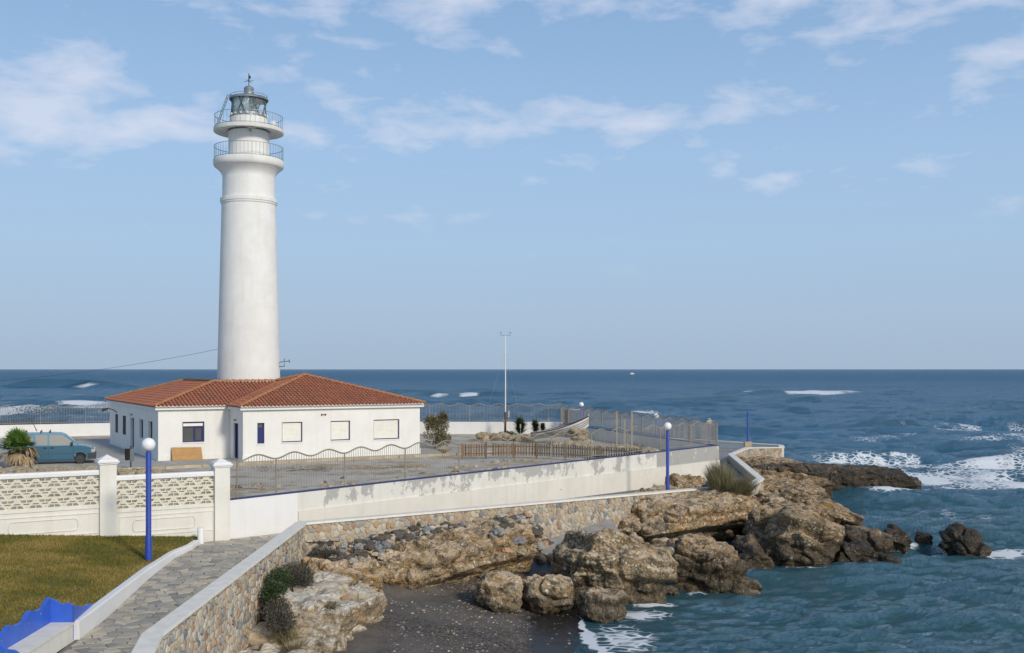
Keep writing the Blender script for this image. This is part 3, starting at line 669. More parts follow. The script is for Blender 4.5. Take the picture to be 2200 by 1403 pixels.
# ------------------------------------------------------------------ paths
mb = MB(); ys = [14, 20, 23, 27, 30, 33, 36, 38.0]
L_ = [(curb_x(y) - .1, y, path_z(y) - .02) for y in ys]; R_ = [(-7.6, y, path_z(y) - .02) for y in ys]; R_[0] = (-6, 14, -.92)
L_[-1] = (-10.5, 37.75, -.73); R_[-1] = (-7.6, 38, -.74)
for i in range(len(ys) - 1): mb.add([L_[i], R_[i], R_[i + 1], L_[i + 1]], [(0, 1, 2, 3)])
K = 12
for i in range(K):
    q = []
    for t in (i / K, (i + 1) / K):
        a = LW0.lerp(LW1, t); z = lerp(-.74, -1.36, t); q.append(((a.x, a.y, z), (lerp(-7.7, 10.2, t), lerp(37.7, 55.4, t), z)))
    mb.add([q[0][0], q[0][1], q[1][1], q[1][0]], [(0, 1, 2, 3)])
path = tag(mb.build('path', M['flag_joint']), kind='structure')
mb = MB(); far = [(12.85, 65, -1.318), (10.15, 55.3, -1.318), (11.5, 55.2, -1.318), (12.5, 56.1, -1.318), (13.95, 59.8, -1.318), (15.8, 76.9, -1.318), (18.5, 83.3, -1.318), (21.5, 83.9, -1.318), (21.7, 85.4, -1.318), (17.7, 90, -1.318), (8, 99.5, -1.318), (0, 100, -1.318), (4.5, 89, -1.318)]
mb.add(far, [tuple(range(len(far)))])
tag(mb.build('path', paving_mat('far_paving', (.33, .32, .305), (.27, .265, .25), (.20, .195, .18), 2.2)), kind='structure')
def flags():
    g = random.Random(9)
    def f(x, y, h): return (x, y, zz(x, y) + h)
    def zz(x, y): return path_z(y) - .018
    allp = []
    for poly in cells(-11.2, -6.4, 19.2, 41.4, .35, .30, 77, .012, .42):
        cy = sum(p[1] for p in poly) / len(poly)
        xl = curb_x(cy) + .02 if cy < 36.6 else -30
        poly = clip_poly(poly, -1, 0, -xl)
        if len(poly) >= 3: poly = clip_poly(poly, 1, 0, -7.62 if cy < 37.6 else 9)
        # behind the long wall / decorative wall
        if len(poly) >= 3: poly = clip_poly(poly, -.7604, .6495, -.7604 * LW0.x + .6495 * LW0.y - .06)
        if len(poly) >= 3 and sum(p[0] for p in poly) / len(poly) < -10.2: poly = clip_poly(poly, -.503, .8643, -.503 * DW0.x + .8643 * DW0.y - .4)
        if len(poly) < 3 or area(poly) < .012: continue
        poly = rounded(poly, .1); cx = sum(p[0] for p in poly) / len(poly); cy = sum(p[1] for p in poly) / len(poly); c = (cx, cy, zz(cx, cy))
        v, fc = piece(poly, g.uniform(.014, .026), f, .05); v = v[:-1] + [tuple((v[2 * len(poly)][2], )) and (cx, cy, max(q[2] for q in v[2 * len(poly):-1]) - .004 if False else sum(q[2] for q in v[2 * len(poly):-1]) / len(poly))]
        allp.append((area(poly) / cy ** 2 * (1 if cy > 20.5 else .01), c, v, fc, g.choices(range(4), [5, 4, 4, 2])[0]))
    allp.sort(key=lambda q: -q[0]); rest = MB()
    for k, (_, c, v, fc, mi) in enumerate(allp):
        if k < 300: MB().add([(q[0] - c[0], q[1] - c[1], q[2] - c[2]) for q in v], fc).build('flagstone', FLAGS[mi], path, loc=c)
        else: rest.add(v, fc, mi)
    if rest.v: tag(rest.build('small_flagstones', FLAGS, path), kind='stuff')
flags()
# lawn kerb
kb = thing('lawn_kerb', 'low white painted kerb curving between the lawn and the flagstone path', 'kerb')
def kerb_run(pts, nm):
    m_ = MB(); off = []
    for i in range(len(pts)):
        a = Vector(pts[max(i - 1, 0)]); b = Vector(pts[min(i + 1, len(pts) - 1)]); d = (b - a).normalized(); off.append(Vector(pts[i]) + Vector((-d.y, d.x)) * .22)
    V = []
    for i, p in enumerate(pts):
        zt = -.47; V += [(p[0], p[1], -1.0), (p[0] - .02, p[1], zt - .03), (p[0] - .05, p[1], zt), (off[i].x, off[i].y, zt), (off[i].x, off[i].y, -1.0)]
    F = [(5 * i + k, 5 * i + 5 + k, 5 * i + 6 + k, 5 * i + 1 + k) for i in range(len(pts) - 1) for k in range(4)] + [(0, 1, 2, 3, 4), tuple(5 * (len(pts) - 1) + k for k in (4, 3, 2, 1, 0))]
    m_.add(V, [f[::-1] for f in F]).build(nm, M['white_clean'], kb)
fine = [(curb_x(y), y) for y in np.linspace(24.75, 36.4, 26)]
kerb_run(fine, 'kerb_run'); kerb_run([(curb_x(y), y) for y in np.linspace(14, 21.6, 6)], 'kerb_run')
# white stub post at the kerb's end
mb = MB(); mb.lathe([(0, -.75), (.11, -.75), (.11, -.10), (.09, -.07), (0, -.06)], 20)
tag(mb.build('stub_post', M['white_clean'], None, True, loc=(-10.93, 36.6, 0)), 'short white cylindrical post where the lawn kerb meets the wall', 'post')

# ------------------------------------------------------------------ blue bench by the path
def bench(name, label, mats, loc, rz):
    t = thing(name, label, 'bench', loc, rz)   # local: y along the seat (0..2.7), x=0 seat front, seat behind at -x, z=0 path
    n = 44; bk = MB(); V = []; L = 2.75
    for i in range(n + 1):
        s = i / n; y = s * L
        w = .79 + .17 * s + .062 * math.sin(s * 2 * math.pi * 2.6 - 2.2) + .016 * math.sin(s * 2 * math.pi * 5.2 + 1)
        for x, z in ((-.52, .0), (-.52, w), (-.62, w), (-.62, .0)): V.append((x, y, z))
    F = [(4 * i + k, 4 * i + 4 + k, 4 * i + 5 + k, 4 * i + 1 + k) for i in range(n) for k in range(3)] + [(0, 1, 2, 3), (4 * n + 3, 4 * n + 2, 4 * n + 1, 4 * n)]
    bk.add(V, F).build('backrest', mats[0], t)
    def arm(x0, y0, x1, y1, z0, z1, nm, zb=0.0):
        m_ = MB(); V = []; k = 14; d = Vector((x1 - x0, y1 - y0)).normalized(); nn = Vector((-d.y, d.x)) * .045
        for i in range(k + 1):
            s = i / k; z = lerp(z0, z1, s ** .8) + .03 * math.sin(s * math.pi * 3); x, y = lerp(x0, x1, s), lerp(y0, y1, s)
            for sg in (1, -1):
                V += [(x + nn.x * sg, y + nn.y * sg, zb), (x + nn.x * sg, y + nn.y * sg, z)]
        F = [(4 * i, 4 * i + 4, 4 * i + 5, 4 * i + 1) for i in range(k)] + [(4 * i + 2, 4 * i + 3, 4 * i + 7, 4 * i + 6) for i in range(k)] + [(4 * i + 1, 4 * i + 5, 4 * i + 7, 4 * i + 3) for i in range(k)] + [(0, 1, 3, 2), (4 * k, 4 * k + 2, 4 * k + 3, 4 * k + 1)]
        m_.add(V, F).build(nm, mats[0], t)
    arm(-.57, 2.80, -.02, 2.80, 1.0, .84, 'armrest'); arm(-.08, 2.90, -.28, 4.7, .80, .44, 'armrest_wing', .405)
    arm(-.57, -.05, -.02, -.05, .80, .46, 'armrest')
    st = MB(); st.box(-.515, .0, .0, 2.75, .0, .40); st.build('seat_base', M['white_wall'], t)
    sl_ = MB(); sl_.box(-.515, .03, .0, 2.75, .403, .45); sl_.build('seat', M['coping'], t)
    return t
bench('bench', 'blue painted masonry bench with wavy back beside the path in the left foreground', [M['blue_bench']], (-10.22, 21.75, -.9), R(2))
bench('bench', 'small blue and white bench half hidden by the dry bush below the rendered wall', [blue_paint('blue_bench_worn', (.04, .11, .55), (.7, .72, .76), 3.0, .55)], (11.35, 57.3, -1.32), R(-25)).scale = (.8, .62, .85)

# ------------------------------------------------------------------ decorative white wall with lattice blocks
def deco_wall():
    t = thing('lattice_wall', 'white garden wall with cream lattice blocks and two capped pillars behind the lawn', 'wall')
    W = M['white_wall']
    def along(s): p = dw(s); return (p.x, p.y)
    n = Vector((U.y, -U.x))   # towards the camera
    rot = (0, 0, HRZ)
    def place(mbx, name, mat, s, z=0, par=t, sm=False): p = dw(s); return mbx.build(name, mat, par, sm, loc=(p.x, p.y, z), rot=rot)
    # pillars (local x along U, y away)
    for s, zt, zb in ((0, 2.27, -.95), (3.88, 2.55, -.5)):
        m_ = MB(); h = .27; m_.box(-h, h, -h, h, zb, zt - .30); pl_ = place(m_, 'pillar', W, s)
        c = MB(); z = zt - .30
        for e, dz in ((.31, .055), (.35, .06), (.31, .05)): c.box(-e, e, -e, e, z, z + dz); z += dz
        e = .27; c.add([(-e, -e, z), (e, -e, z), (e, e, z), (-e, e, z), (0, 0, zt + .02)], [(0, 1, 4), (1, 2, 4), (2, 3, 4), (3, 0, 4)])
        o = c.build('pillar_cap', M['white_clean'], pl_)
    m_ = MB(); m_.box(.27, .36, -.27, .2, -.95, 1.3)
    # two bays: (from, to, top z at from, lattice z range, panel z range)
    for s0, s1, top, lz0, base in ((.27, 3.61, 1.80, .66, -.95), (4.15, 12.0, 2.03, .86, -.6)):
        pa, L = s1, s1 - s0
        m_ = MB(); m_.box(0, L, -.13, .13, base, lz0 - .10); place(m_, 'wall_base', W, s1)
        m_ = MB(); m_.box(0, L, -.16, .16, lz0 - .10, lz0); place(m_, 'ledge', W, s1)
        m_ = MB(); m_.box(0, L, -.17, .17, top - .13, top - .02); m_.box(0, L, -.13, .13, top - .02, top + .03); place(m_, 'coping', M['white_clean'], s1)
        # raised frame and oval moulding on the lower panel
        x0, x1, z0, z1 = max(.1, L - 3.25), L - .02, lz0 - .95, lz0 - .24
        m_ = MB()
        for a in ((x0, x1, z1 - .03, z1), (x0, x1, z0, z0 + .03), (x1 - .03, x1, z0 + .03, z1 - .03), (x0, x0 + .03, z0 + .03, z1 - .03)): m_.box(a[0], a[1], -.152, -.128, a[2], a[3])
        xc0, xc1, zc, r = x0 + .55, x1 - .75, (z0 + z1) / 2, .2; P = []
        for k in range(13): w = R(90 - 15 * k); P.append((xc1 + r * .5 * math.cos(w), -.14, zc + r * math.sin(w)))
        for k in range(13): w = R(270 - 15 * k); P.append((xc0 + r * .5 * math.cos(w), -.14, zc + r * math.sin(w)))
        P.append(P[0]); m_.tube(P, .018, 6, cap=False)
        place(m_, 'moulding', W, s1)
        # lattice blocks: rhombic units of one upright and one inverted triangle
        H = (top - .13 - lz0) / 3; Wd = .565
        blk = MB(); y0, y1 = -.11, .11
        def bar(x0_, z0_, x1_, z1_, w, yy0=y0, yy1=y1):
            d = Vector((x1_ - x0_, z1_ - z0_)).normalized(); nx, nz = -d.y * w / 2, d.x * w / 2
            q = [(x0_ + nx, z0_ + nz), (x1_ + nx, z1_ + nz), (x1_ - nx, z1_ - nz), (x0_ - nx, z0_ - nz)]
            blk.add([(a, yy0, b) for a, b in q] + [(a, yy1, b) for a, b in q], [(0, 1, 2, 3), (7, 6, 5, 4), (0, 4, 5, 1), (1, 5, 6, 2), (2, 6, 7, 3), (3, 7, 4, 0)])
        bar(0, .018, Wd, .018, .036); bar(0, H - .018, Wd, H - .018, .036)
        e = .004
        bar(.0, .0, Wd / 2, H, .075, y0 + e, y1 - e); bar(Wd / 2, H, Wd, 0, .075, y0 + 2 * e, y1 - 2 * e)
        for fl in (0, 1):
            xc = Wd / 2 if fl == 0 else Wd
            for zf, w in ((.40, .036), (.66, .07)):
                z = H * (zf if fl == 0 else 1 - zf); hw = Wd / 2 * (1 - zf) 
                bar(xc - hw, z, xc + hw, z, w, y0 + 3 * e, y1 - 3 * e)
            z0_, z1_ = (.03, H * .42) if fl == 0 else (H * .58, H - .03)
            bar(xc, z0_, xc, z1_, .034, y0 + 4 * e, y1 - 4 * e)
        me = blk.mesh('lattice_block', M['lattice'])
        k = 0
        nb = int(L / Wd) 
        for r_ in range(3):
            for j in range(nb + 1):
                x = L - (j + 1) * Wd
                if x < -.3: continue
                p = dw(s1) + U * x
                link('lattice_block', me, t, (p.x, p.y, lz0 + r_ * H), rot)
deco_wall()

# ------------------------------------------------------------------ long retaining wall and railings
def long_wall():
    t = thing('retaining_wall', 'long stained and flaking cream rendered wall carrying the wavy railing', 'wall')
    d = (LW1 - LW0).normalized(); a = LW0; b = LW1; s = a + d * 3.05; g = a.lerp(b, .80)
    m_ = MB(); m_.wall(a, s, -.3, 0, -1.3, .73); m_.build('clean_render', M['white_clean'], t)
    m_ = MB(); m_.wall(s, g, -.3, -.002, -1.5, .73); m_.build('render', M['ret_wall'], t)
    m_ = MB(); m_.wall(g, b, -.3, -.003, -1.7, .73); m_.build('bare_render', M['ret_grey'], t)
    m_ = MB(); m_.wall(s, b, -.25, .07, -1.7, .02, -1.7, -.16); m_.build('plinth', M['ret_plinth'], t)
    m_ = MB(); m_.wall(a, b, -.28, .012, .732, .765); m_.build('blue_edge', M['blue_edge'], t)
    m_ = MB(); m_.wall(b, (4.3, 88.6), -.3, 0, -1.9, .73, -1.9, .85); m_.build('seaward_return', M['white_wall'], t)
    m_ = MB(); m_.wall(b, (4.3, 88.6), -.31, .012, .732, .765, .852, .885); m_.build('blue_edge', M['blue_edge'], t)
long_wall()
def railing(label, runs, zfun, first=0.0, panel=3.37, off=.13, hgt=1.42, amp=.10, step=.118, r=.0115):
    t = thing('railing', label, 'railing')
    for a, b in runs:
        a, b = Vector(a), Vector(b); L = (b - a).length; d = (b - a) / L; n = Vector((-d.y, d.x)) * off
        def pt(s, z): p = a + d * s + n; return (p.x, p.y, zfun(s / L) + z)
        def top(s): return hgt - amp * math.cos((s - first) / panel * 4 * math.pi)
        cuts = [0.0] + ([first] if first > .3 else []); 
        while cuts[-1] + panel < L - .3: cuts.append(cuts[-1] + panel)
        cuts.append(L)
        for s in cuts: MB().tube([pt(s, 0), pt(s, top(s))], .032, 6).build('post', M['galv'], t)
        for s0, s1 in zip(cuts, cuts[1:]):
            k = max(6, int((s1 - s0) / .11)); P = [pt(lerp(s0, s1, i / k), top(lerp(s0, s1, i / k))) for i in range(k + 1)]
            MB().tube(P, .03, 6).build('top_rail', M['galv'], t, True)
            MB().tube([pt(s0, .13), pt(s1, .13)], .022, 5).build('bottom_rail', M['galv'], t)
            m_ = MB(); k = int((s1 - s0) / step)
            for i in range(1, k): s = lerp(s0, s1, i / k); m_.tube([pt(s, .12), pt(s, top(s))], r, 4, cap=False)
            tag(m_.build('bars', M['galv'], t), kind='stuff')
    return t
railing('wavy topped metal railing along the near retaining wall below the house', [(LW0 + Vector((.25, .3)), LW1)], lambda s: .78, first=1.75)
railing('wavy metal railing on the seaward side of the yard, behind the beached boat', [((12.9, 65), (4.3, 88.6))], lambda s: lerp(.78, .9, s), hgt=1.45, off=.16, r=.014)
BW = [(-75, 67.7), (-33.5, 86.8), (-26, 90.2), (-7, 88.8), (4.3, 88.65)]
bwt = thing('boundary_wall', 'low white boundary wall along the back of the yard above the sea', 'wall')
for p, q in zip(BW, BW[1:]): MB().wall(p, q, 0, .25, -2.5, 1.02).build('wall_section', M['back_wall'], bwt)
railing('wavy metal railing on the far white wall between yard and sea', list(zip(BW, BW[1:])), lambda s: 1.02, off=-.12, hgt=1.45, r=.014)
# bare posts standing in the yard by the seaward railing
for i, (px, y, h, lb) in enumerate(((1325, 72.5, 2.55, 'tall bare steel post, leftmost of three before the seaward railing'), (1342, 69.5, 2.2, 'shorter bare steel post between two taller ones by the railing'), (1357.5, 68, 2.75, 'tall bare steel post, rightmost of three before the seaward railing'), (1217, 84, 2.2, 'stout brown timber post standing behind the boat'))):
    x = (px - 1100) / FPX * y; m_ = MB(); w = .06 if i < 3 else .12; m_.box(-w, w, -w, w, 0, h - .05); m_.box(-w - .015, w + .015, -w - .015, w + .015, h - .05, h)
    tag(m_.build('yard_post', M['galv'] if i < 3 else M['timber_grey'], None, loc=(x, y, 0)), lb, 'post')

# ------------------------------------------------------------------ lighthouse tower
def tower():
    c = HA + U * 7.9 + V2 * 8.45; t = thing('lighthouse', 'tall white lighthouse tower with two galleries and a glazed lantern', 'lighthouse', (c.x, c.y, 0)); s = 30.43
    Z = lambda y: 5.5 + (793 - y) / s; Rr = lambda p: p / s
    W = M['white_tower']
    m_ = MB(); prof = [(Rr(66.5), 0), (Rr(66), Z(818))] + [(Rr(lerp(65.8, 56.8, k / 12)), lerp(Z(815), Z(441), k / 12)) for k in range(1, 13)]; m_.lathe(prof, 64); m_.build('shaft', W, t, True)
    m_ = MB(); m_.lathe([(Rr(56.4), Z(442)), (Rr(58.4), Z(440)), (Rr(58.6), Z(437)), (Rr(60), Z(436)), (Rr(60), Z(429)), (Rr(55), Z(427))], 64); m_.build('band', W, t, True)
    m_ = MB(); m_.lathe([(Rr(55.2), Z(430)), (Rr(54.8), Z(384))] + [(Rr(55 + 15 * (k / 6) ** 2.0), lerp(Z(384), Z(362), k / 6)) for k in range(1, 7)] + [(Rr(70), Z(361))], 64); m_.build('neck', W, t, True)
    m_ = MB(); m_.lathe([(Rr(54), Z(361)), (Rr(71), Z(361.5)), (Rr(73.2), Z(359)), (Rr(74), Z(355)), (Rr(74), Z(347)), (Rr(72.5), Z(345)), (Rr(42), Z(344.5))], 64); m_.build('gallery', M['white_gallery'], t, True)
    m_ = MB(); m_.lathe([(Rr(43), Z(346)), (Rr(42.5), Z(285))], 48); m_.build('drum', W, t, True)
    m_ = MB(); m_.lathe([(Rr(42), Z(281)), (Rr(69), Z(286.5)), (Rr(73), Z(286)), (Rr(73.5), Z(284)), (Rr(73.3), Z(278.5)), (Rr(72.5), Z(278)), (Rr(39), Z(277))], 64); m_.build('gallery', M['white_gallery'], t, True)
    m_ = MB(); m_.lathe([(Rr(40.5), Z(278)), (Rr(40), Z(256.5)), (Rr(38.6), Z(255)), (Rr(36), Z(255))], 48); m_.build('lantern_base', M['white_gallery'], t, True)
    m_ = MB(); m_.lathe([(Rr(38.8), Z(255)), (Rr(39), Z(247)), (Rr(36.8), Z(246)), (Rr(36), Z(246))], 48); lb = m_.build('lantern_kerb', M['grey_metal'], t, True)
    for k in range(18):
        w = 2 * math.pi * k / 18; MB().box(-.06, .06, -.06, .06, 0, .12).build('vent_box', M['white_gallery'], lb, loc=(Rr(39.6) * math.cos(w), Rr(39.6) * math.sin(w), Z(252)), rot=(0, 0, w))
    m_ = MB(); m_.lathe([(Rr(36.2), Z(246)), (Rr(36.6), Z(214))], 16); m_.build('lantern_glass', M['lantern_glass'], t)
    # astragals: diagonals between top and bottom rings
    for k in range(16):
        w0, w1 = 2 * math.pi * k / 16, 2 * math.pi * (k + (1 if k % 2 else -1) * .9) / 16
        MB().tube([(Rr(36.9) * math.cos(w0), Rr(36.9) * math.sin(w0), Z(246)), (Rr(37.2) * math.cos(w1), Rr(37.2) * math.sin(w1), Z(214))], .045, 6).build('astragal', M['lantern_green'], t)
    # lens inside
    m_ = MB(); m_.lathe([(0, Z(246)), (.45, Z(246)), (.45, Z(240)), (.5, Z(238)), (.62, Z(230)), (.5, Z(222)), (.3, Z(219)), (0, Z(219))], 24); m_.build('lens', glass_mat('lens_glass', (.35, .42, .42)), t, True)
    m_ = MB()
    for k in range(5): w = R(205 + 16 * k); m_.add([(Rr(33) * math.cos(w), Rr(33) * math.sin(w), Z(246)), (Rr(33) * math.cos(w + R(16)), Rr(33) * math.sin(w + R(16)), Z(246)), (Rr(33) * math.cos(w + R(16)), Rr(33) * math.sin(w + R(16)), Z(214)), (Rr(33) * math.cos(w), Rr(33) * math.sin(w), Z(214))], [(0, 1, 2, 3)])
    m_.build('blind', pmat('blind', (.50, .58, .56), (.40, .48, .47), 2, .6, 0), t)
    m_ = MB(); m_.lathe([(Rr(36), Z(214.5)), (Rr(41), Z(216)), (Rr(41.5), Z(213)), (Rr(40), Z(211)), (Rr(24), Z(206.5)), (Rr(11), Z(203.5)), (Rr(10.5), Z(203))], 48); rf = m_.build('lantern_roof', M['grey_metal'], t, True)
    m_ = MB(); m_.lathe([(Rr(11.5), Z(204)), (Rr(11.5), Z(201)), (Rr(10.2), Z(200.5)), (Rr(10.4), Z(193)), (Rr(10.8), Z(192)), (Rr(9.5), Z(188)), (Rr(6), Z(185.5)), (Rr(1.5), Z(184.3)), (0, Z(184))], 24); m_.build('ventilator', M['grey_metal'], rf, True)
    m_ = MB(); P = [(Rr(38.5) * math.cos(2 * math.pi * k / 36), Rr(38.5) * math.sin(2 * math.pi * k / 36), Z(206)) for k in range(37)]; m_.tube(P, .018, 5, cap=False)
    for k in range(12): w = 2 * math.pi * k / 12; m_.tube([(Rr(38.5) * math.cos(w), Rr(38.5) * math.sin(w), Z(212)), (Rr(38.5) * math.cos(w), Rr(38.5) * math.sin(w), Z(206))], .015, 4)
    m_.build('roof_rail', M['grey_metal'], rf)
    m_ = MB(); m_.tube([(0, 0, Z(185)), (0, 0, Z(157.5))], .03, 6); m_.tube([(-.36, .1, Z(174)), (.36, -.1, Z(174))], .016, 5); m_.tube([(-.1, -.36, Z(174)), (.1, .36, Z(174))], .016, 5)
    m_.add([(-.04, 0, Z(170)), (.16, -.02, Z(168)), (.10, -.02, Z(162)), (-.04, 0, Z(163))], [(0, 1, 2, 3)]); m_.lathe([(0, Z(172.5)), (.07, Z(171.5)), (0, Z(170.5))], 8)
    m_.build('weather_vane', M['dark_metal'], rf)
    for nm, r, y0, hh, st in (('gallery_railing', 72, 345.5, .92, 56), ('gallery_railing', 71, 278, .88, 44)):
        m_ = MB(); z0 = Z(y0); r = Rr(r)
        for h in ((hh, .05) if st == 44 else (hh, .06)): m_.tube([(r * math.cos(2 * math.pi * k / 60), r * math.sin(2 * math.pi * k / 60), z0 + h) for k in range(61)], .02, 5, cap=False)
        for k in range(st): w = 2 * math.pi * k / st; m_.tube([(r * math.cos(w), r * math.sin(w), z0), (r * math.cos(w), r * math.sin(w), z0 + hh)], .013, 4, cap=False)
        m_.build(nm, M['grey_metal'], t)
    # ladder to the lantern roof, control box, lamp bracket
    m_ = MB(); a = Vector((-64 / s, -20 / s, Z(279))); b = Vector((-43 / s, -8 / s, Z(207)))
    for e in (-.16, .16): m_.tube([a + Vector((0, e, 0)), b + Vector((0, e, 0)), b + Vector((.35, e, -.02))], .03, 5)
    for k in range(1, 10): p = a.lerp(b, k / 10); m_.tube([p + Vector((0, -.16, 0)), p + Vector((0, .16, 0))], .018, 4)
    m_.build('ladder', M['lantern_green'], t)
    MB().box(1.78, 2.05, -.75, -.5, Z(277), Z(265)).build('control_box', M['shutter'], t)
    MB().box(.38, .52, -1.48, -1.38, Z(292), Z(287)).build('junction_box', M['grey_metal'], t)
    # television aerial on a bracket
    a = MB(); x = 2.1; a.tube([(x, 0, Z(788)), (x + .42, -.05, Z(787)), (x + .42, -.05, Z(771))], .03, 6)
    a.tube([(x + .1, -.3, Z(779)), (x + .75, .2, Z(775))], .018, 5)
    for k in range(5): p = lerp(.2, .7, k / 4); a.tube([(x + p, -.1 + .35 * p - .25, Z(777)), (x + p, -.1 + .35 * p + .25, Z(777) + .02)], .012, 4)
    a.tube([(x + .7, .1, Z(772)), (x + .8, .0, Z(780))], .02, 4); a.build('aerial', M['dark_metal'], t)
    # overhead cable to the left
    m_ = MB(); p0 = Vector((-2.06, -.3, Z(750))); p1 = Vector((-33, -4, 4.4)); P = []
    for k in range(31): q = k / 30; p = p0.lerp(p1, q); p.z -= 1.9 * 4 * q * (1 - q) * .55; P.append(p)
    m_.tube(P, .011, 5); m_.tube([p0, p0 + Vector((.0, .0, -1.1))], .02, 5); m_.build('cable', M['dark_metal'], t)
tower()

# ------------------------------------------------------------------ keeper's house
def clip_seg(poly, s):
    """min/max t of polygon at abscissa s (convex-ish polygon in (s,t))"""
    ts = []
    for i in range(len(poly)):
        (s0, t0), (s1, t1) = poly[i], poly[(i + 1) % len(poly)]
        if (s0 - s) * (s1 - s) < 0: ts.append(lerp(t0, t1, (s - s0) / (s1 - s0)))
    return sorted(ts)
def house():
    t = thing('keepers_house', 'low white keeper\'s house with red barrel tiled hip roofs around the tower', 'house', (HA.x, HA.y, 0), HRZ)
    W = M['white_house']; wall = MB(); EZ = 3.05
    def wal(o, d, n, L, ops, dep=.22, m_=wall):
        o, d, n = Vector(o), Vector(d), Vector(n)
        ss = sorted({0, L, *[q for a in ops for q in a[:2]]}); zs = sorted({0, EZ, *[q for a in ops for q in a[2:4]]})
        P = lambda s, z, q=0: (*(o + d * s - n * q), z)
        for s0, s1 in zip(ss, ss[1:]):
            for z0, z1 in zip(zs, zs[1:]):
                if any(a[0] <= s0 and s1 <= a[1] and a[2] <= z0 and z1 <= a[3] for a in ops): continue
                m_.add([P(s0, z0), P(s1, z0), P(s1, z1), P(s0, z1)], [(0, 1, 2, 3)])
        for a, b, z0, z1 in [q[:4] for q in ops]:
            m_.add([P(a, z0), P(b, z0), P(b, z1), P(a, z1), P(a, z0, dep), P(b, z0, dep), P(b, z1, dep), P(a, z1, dep)], [(0, 4, 5, 1), (1, 5, 6, 2), (2, 6, 7, 3), (3, 7, 4, 0)])
        return P
    def strip(P, a, b, z0, z1, q0, q1, mbx):   # box between depths q0<q1 inside the wall
        v = [P(s, z, q) for q in (q0, q1) for s, z in ((a, z0), (b, z0), (b, z1), (a, z1))]
        mbx.add(v, [(0, 1, 2, 3), (7, 6, 5, 4), (0, 4, 5, 1), (1, 5, 6, 2), (2, 6, 7, 3), (3, 7, 4, 0)])
    def frame(P, o, w, q0, q1, mat, par, name='frame'):
        a, b, z0, z1 = o; m_ = MB()
        strip(P, a, b, z0, z0 + w, q0, q1, m_); strip(P, a, b, z1 - w, z1, q0, q1, m_); strip(P, a, a + w, z0 + w, z1 - w, q0, q1, m_); strip(P, b - w, b, z0 + w, z1 - w, q0, q1, m_)
        return m_.build(name, mat, par)
    # front of the projecting wing
    C = (4.28, -2.9); FW = 11.58
    ops = [(.87, 1.30, 1.03, 2.27), (2.38, 3.67, 1.05, 2.27), (5.49, 6.77, 1.05, 2.27), (8.35, 10.13, 1.02, 2.28)]
    P = wal(C, (1, 0), (0, -1), FW, ops)
    for i, o in enumerate(ops):
        wn_ = MB(); strip(P, *o[:4], .17, .2, wn_); win = wn_.build('window', M['win_glass'] if i == 0 else M['shutter'], t)
        frame(P, o, .05, .09, .168, M['blue_frame'], win)
        if i:
            for k in range(14):
                z0 = o[2] + .06 + k * (o[3] - o[2] - .12) / 14; sm = MB(); strip(P, o[0] + .055, o[1] - .055, z0, z0 + .072, .12, .166, sm); sm.build('shutter_slat', M['shutter'], win)
        else:
            sm = MB(); strip(P, o[0] + .05, o[1] - .05, o[2] + .05, o[3] - .27, .12, .166, sm); sm.build('blue_shutter', M['blue_frame'], win)
        sm = MB(); strip(P, o[0] - .04, o[1] + .04, o[2] - .07, o[2] - .002, -.04, .085, sm); sm.build('sill', M['white_clean'], win)
    # wall lamp scar / bracket
    sm = MB(); strip(P, 4.85, 5.2, 2.67, 2.70, -.05, -.002, sm); strip(P, 4.87, 4.93, 2.64, 2.73, -.1, -.004, sm); strip(P, 5.1, 5.16, 2.64, 2.73, -.1, -.004, sm); sm.build('wall_bracket', M['trunk'], t)
    sm = MB(); strip(P, .38, .40, .5, 2.3, -.015, -.001, sm); sm.build('conduit', M['shutter'], t)
    # plinth
    pm = MB(); strip(P, -.03, FW + .03, 0, .34, -.03, -.001, pm); pm.build('plinth', W, t)
    # return wall with the blue door (faces -u), runs from C away along v
    o = (1.0, 2.05, .06, 2.22); Pd = wal((4.28, 0), (0, -1), (-1, 0), 2.9, [(2.9 - o[1], 2.9 - o[0], o[2], o[3])]); o = (2.9 - o[1], 2.9 - o[0], o[2], o[3])
    dm = MB(); strip(Pd, *o, .16, .2, dm); dr = dm.build('door', M['blue_frame'], t)
    frame(Pd, o, .06, .1, .158, M['blue_frame'], dr); sm = MB(); strip(Pd, o[0] + .12, o[0] + .16, 1.0, 1.12, .10, .155, sm); sm.build('handle', M['dark_metal'], dr)
    sm = MB(); strip(Pd, o[0] + .4, o[0] + .6, 2.36, 2.46, -.14, -.001, sm); sm.build('door_lamp', M['grey_metal'], t)
    # front of the left wing
    o = (1.42, 2.73, 1.06, 2.30); P = wal((0, 0), (1, 0), (0, -1), 4.28, [o])
    wm = MB(); strip(P, *o, .17, .2, wm); win = wm.build('window', M['win_glass'], t); frame(P, o, .06, .09, .168, M['blue_frame'], win)
    m_ = MB(); strip(P, o[0] + .06, o[1] - .06, 1.98, 2.03, .1, .165, m_); strip(P, 2.12, 2.22, 1.12, 1.98, .1, .165, m_); strip(P, 2.22, 2.67, 1.12, 1.17, .1, .165, m_); strip(P, 2.22, 2.67, 1.93, 1.98, .1, .165, m_); strip(P, 2.6, 2.67, 1.17, 1.93, .1, .165, m_); m_.build('casement', M['blue_frame'], win)
    m_ = MB(); strip(P, o[0] + .06, o[1] - .06, 2.03, 2.2, .13, .166, m_); m_.build('rolled_blind', M['shutter'], win)
    sm = MB(); strip(P, o[0] - .04, o[1] + .04, o[2] - .07, o[2] - .002, -.04, .085, sm); sm.build('sill', M['white_clean'], win)
    pm = MB(); strip(P, -.03, 4.28, 0, .34, -.03, -.001, pm); pm.build('plinth', W, t)
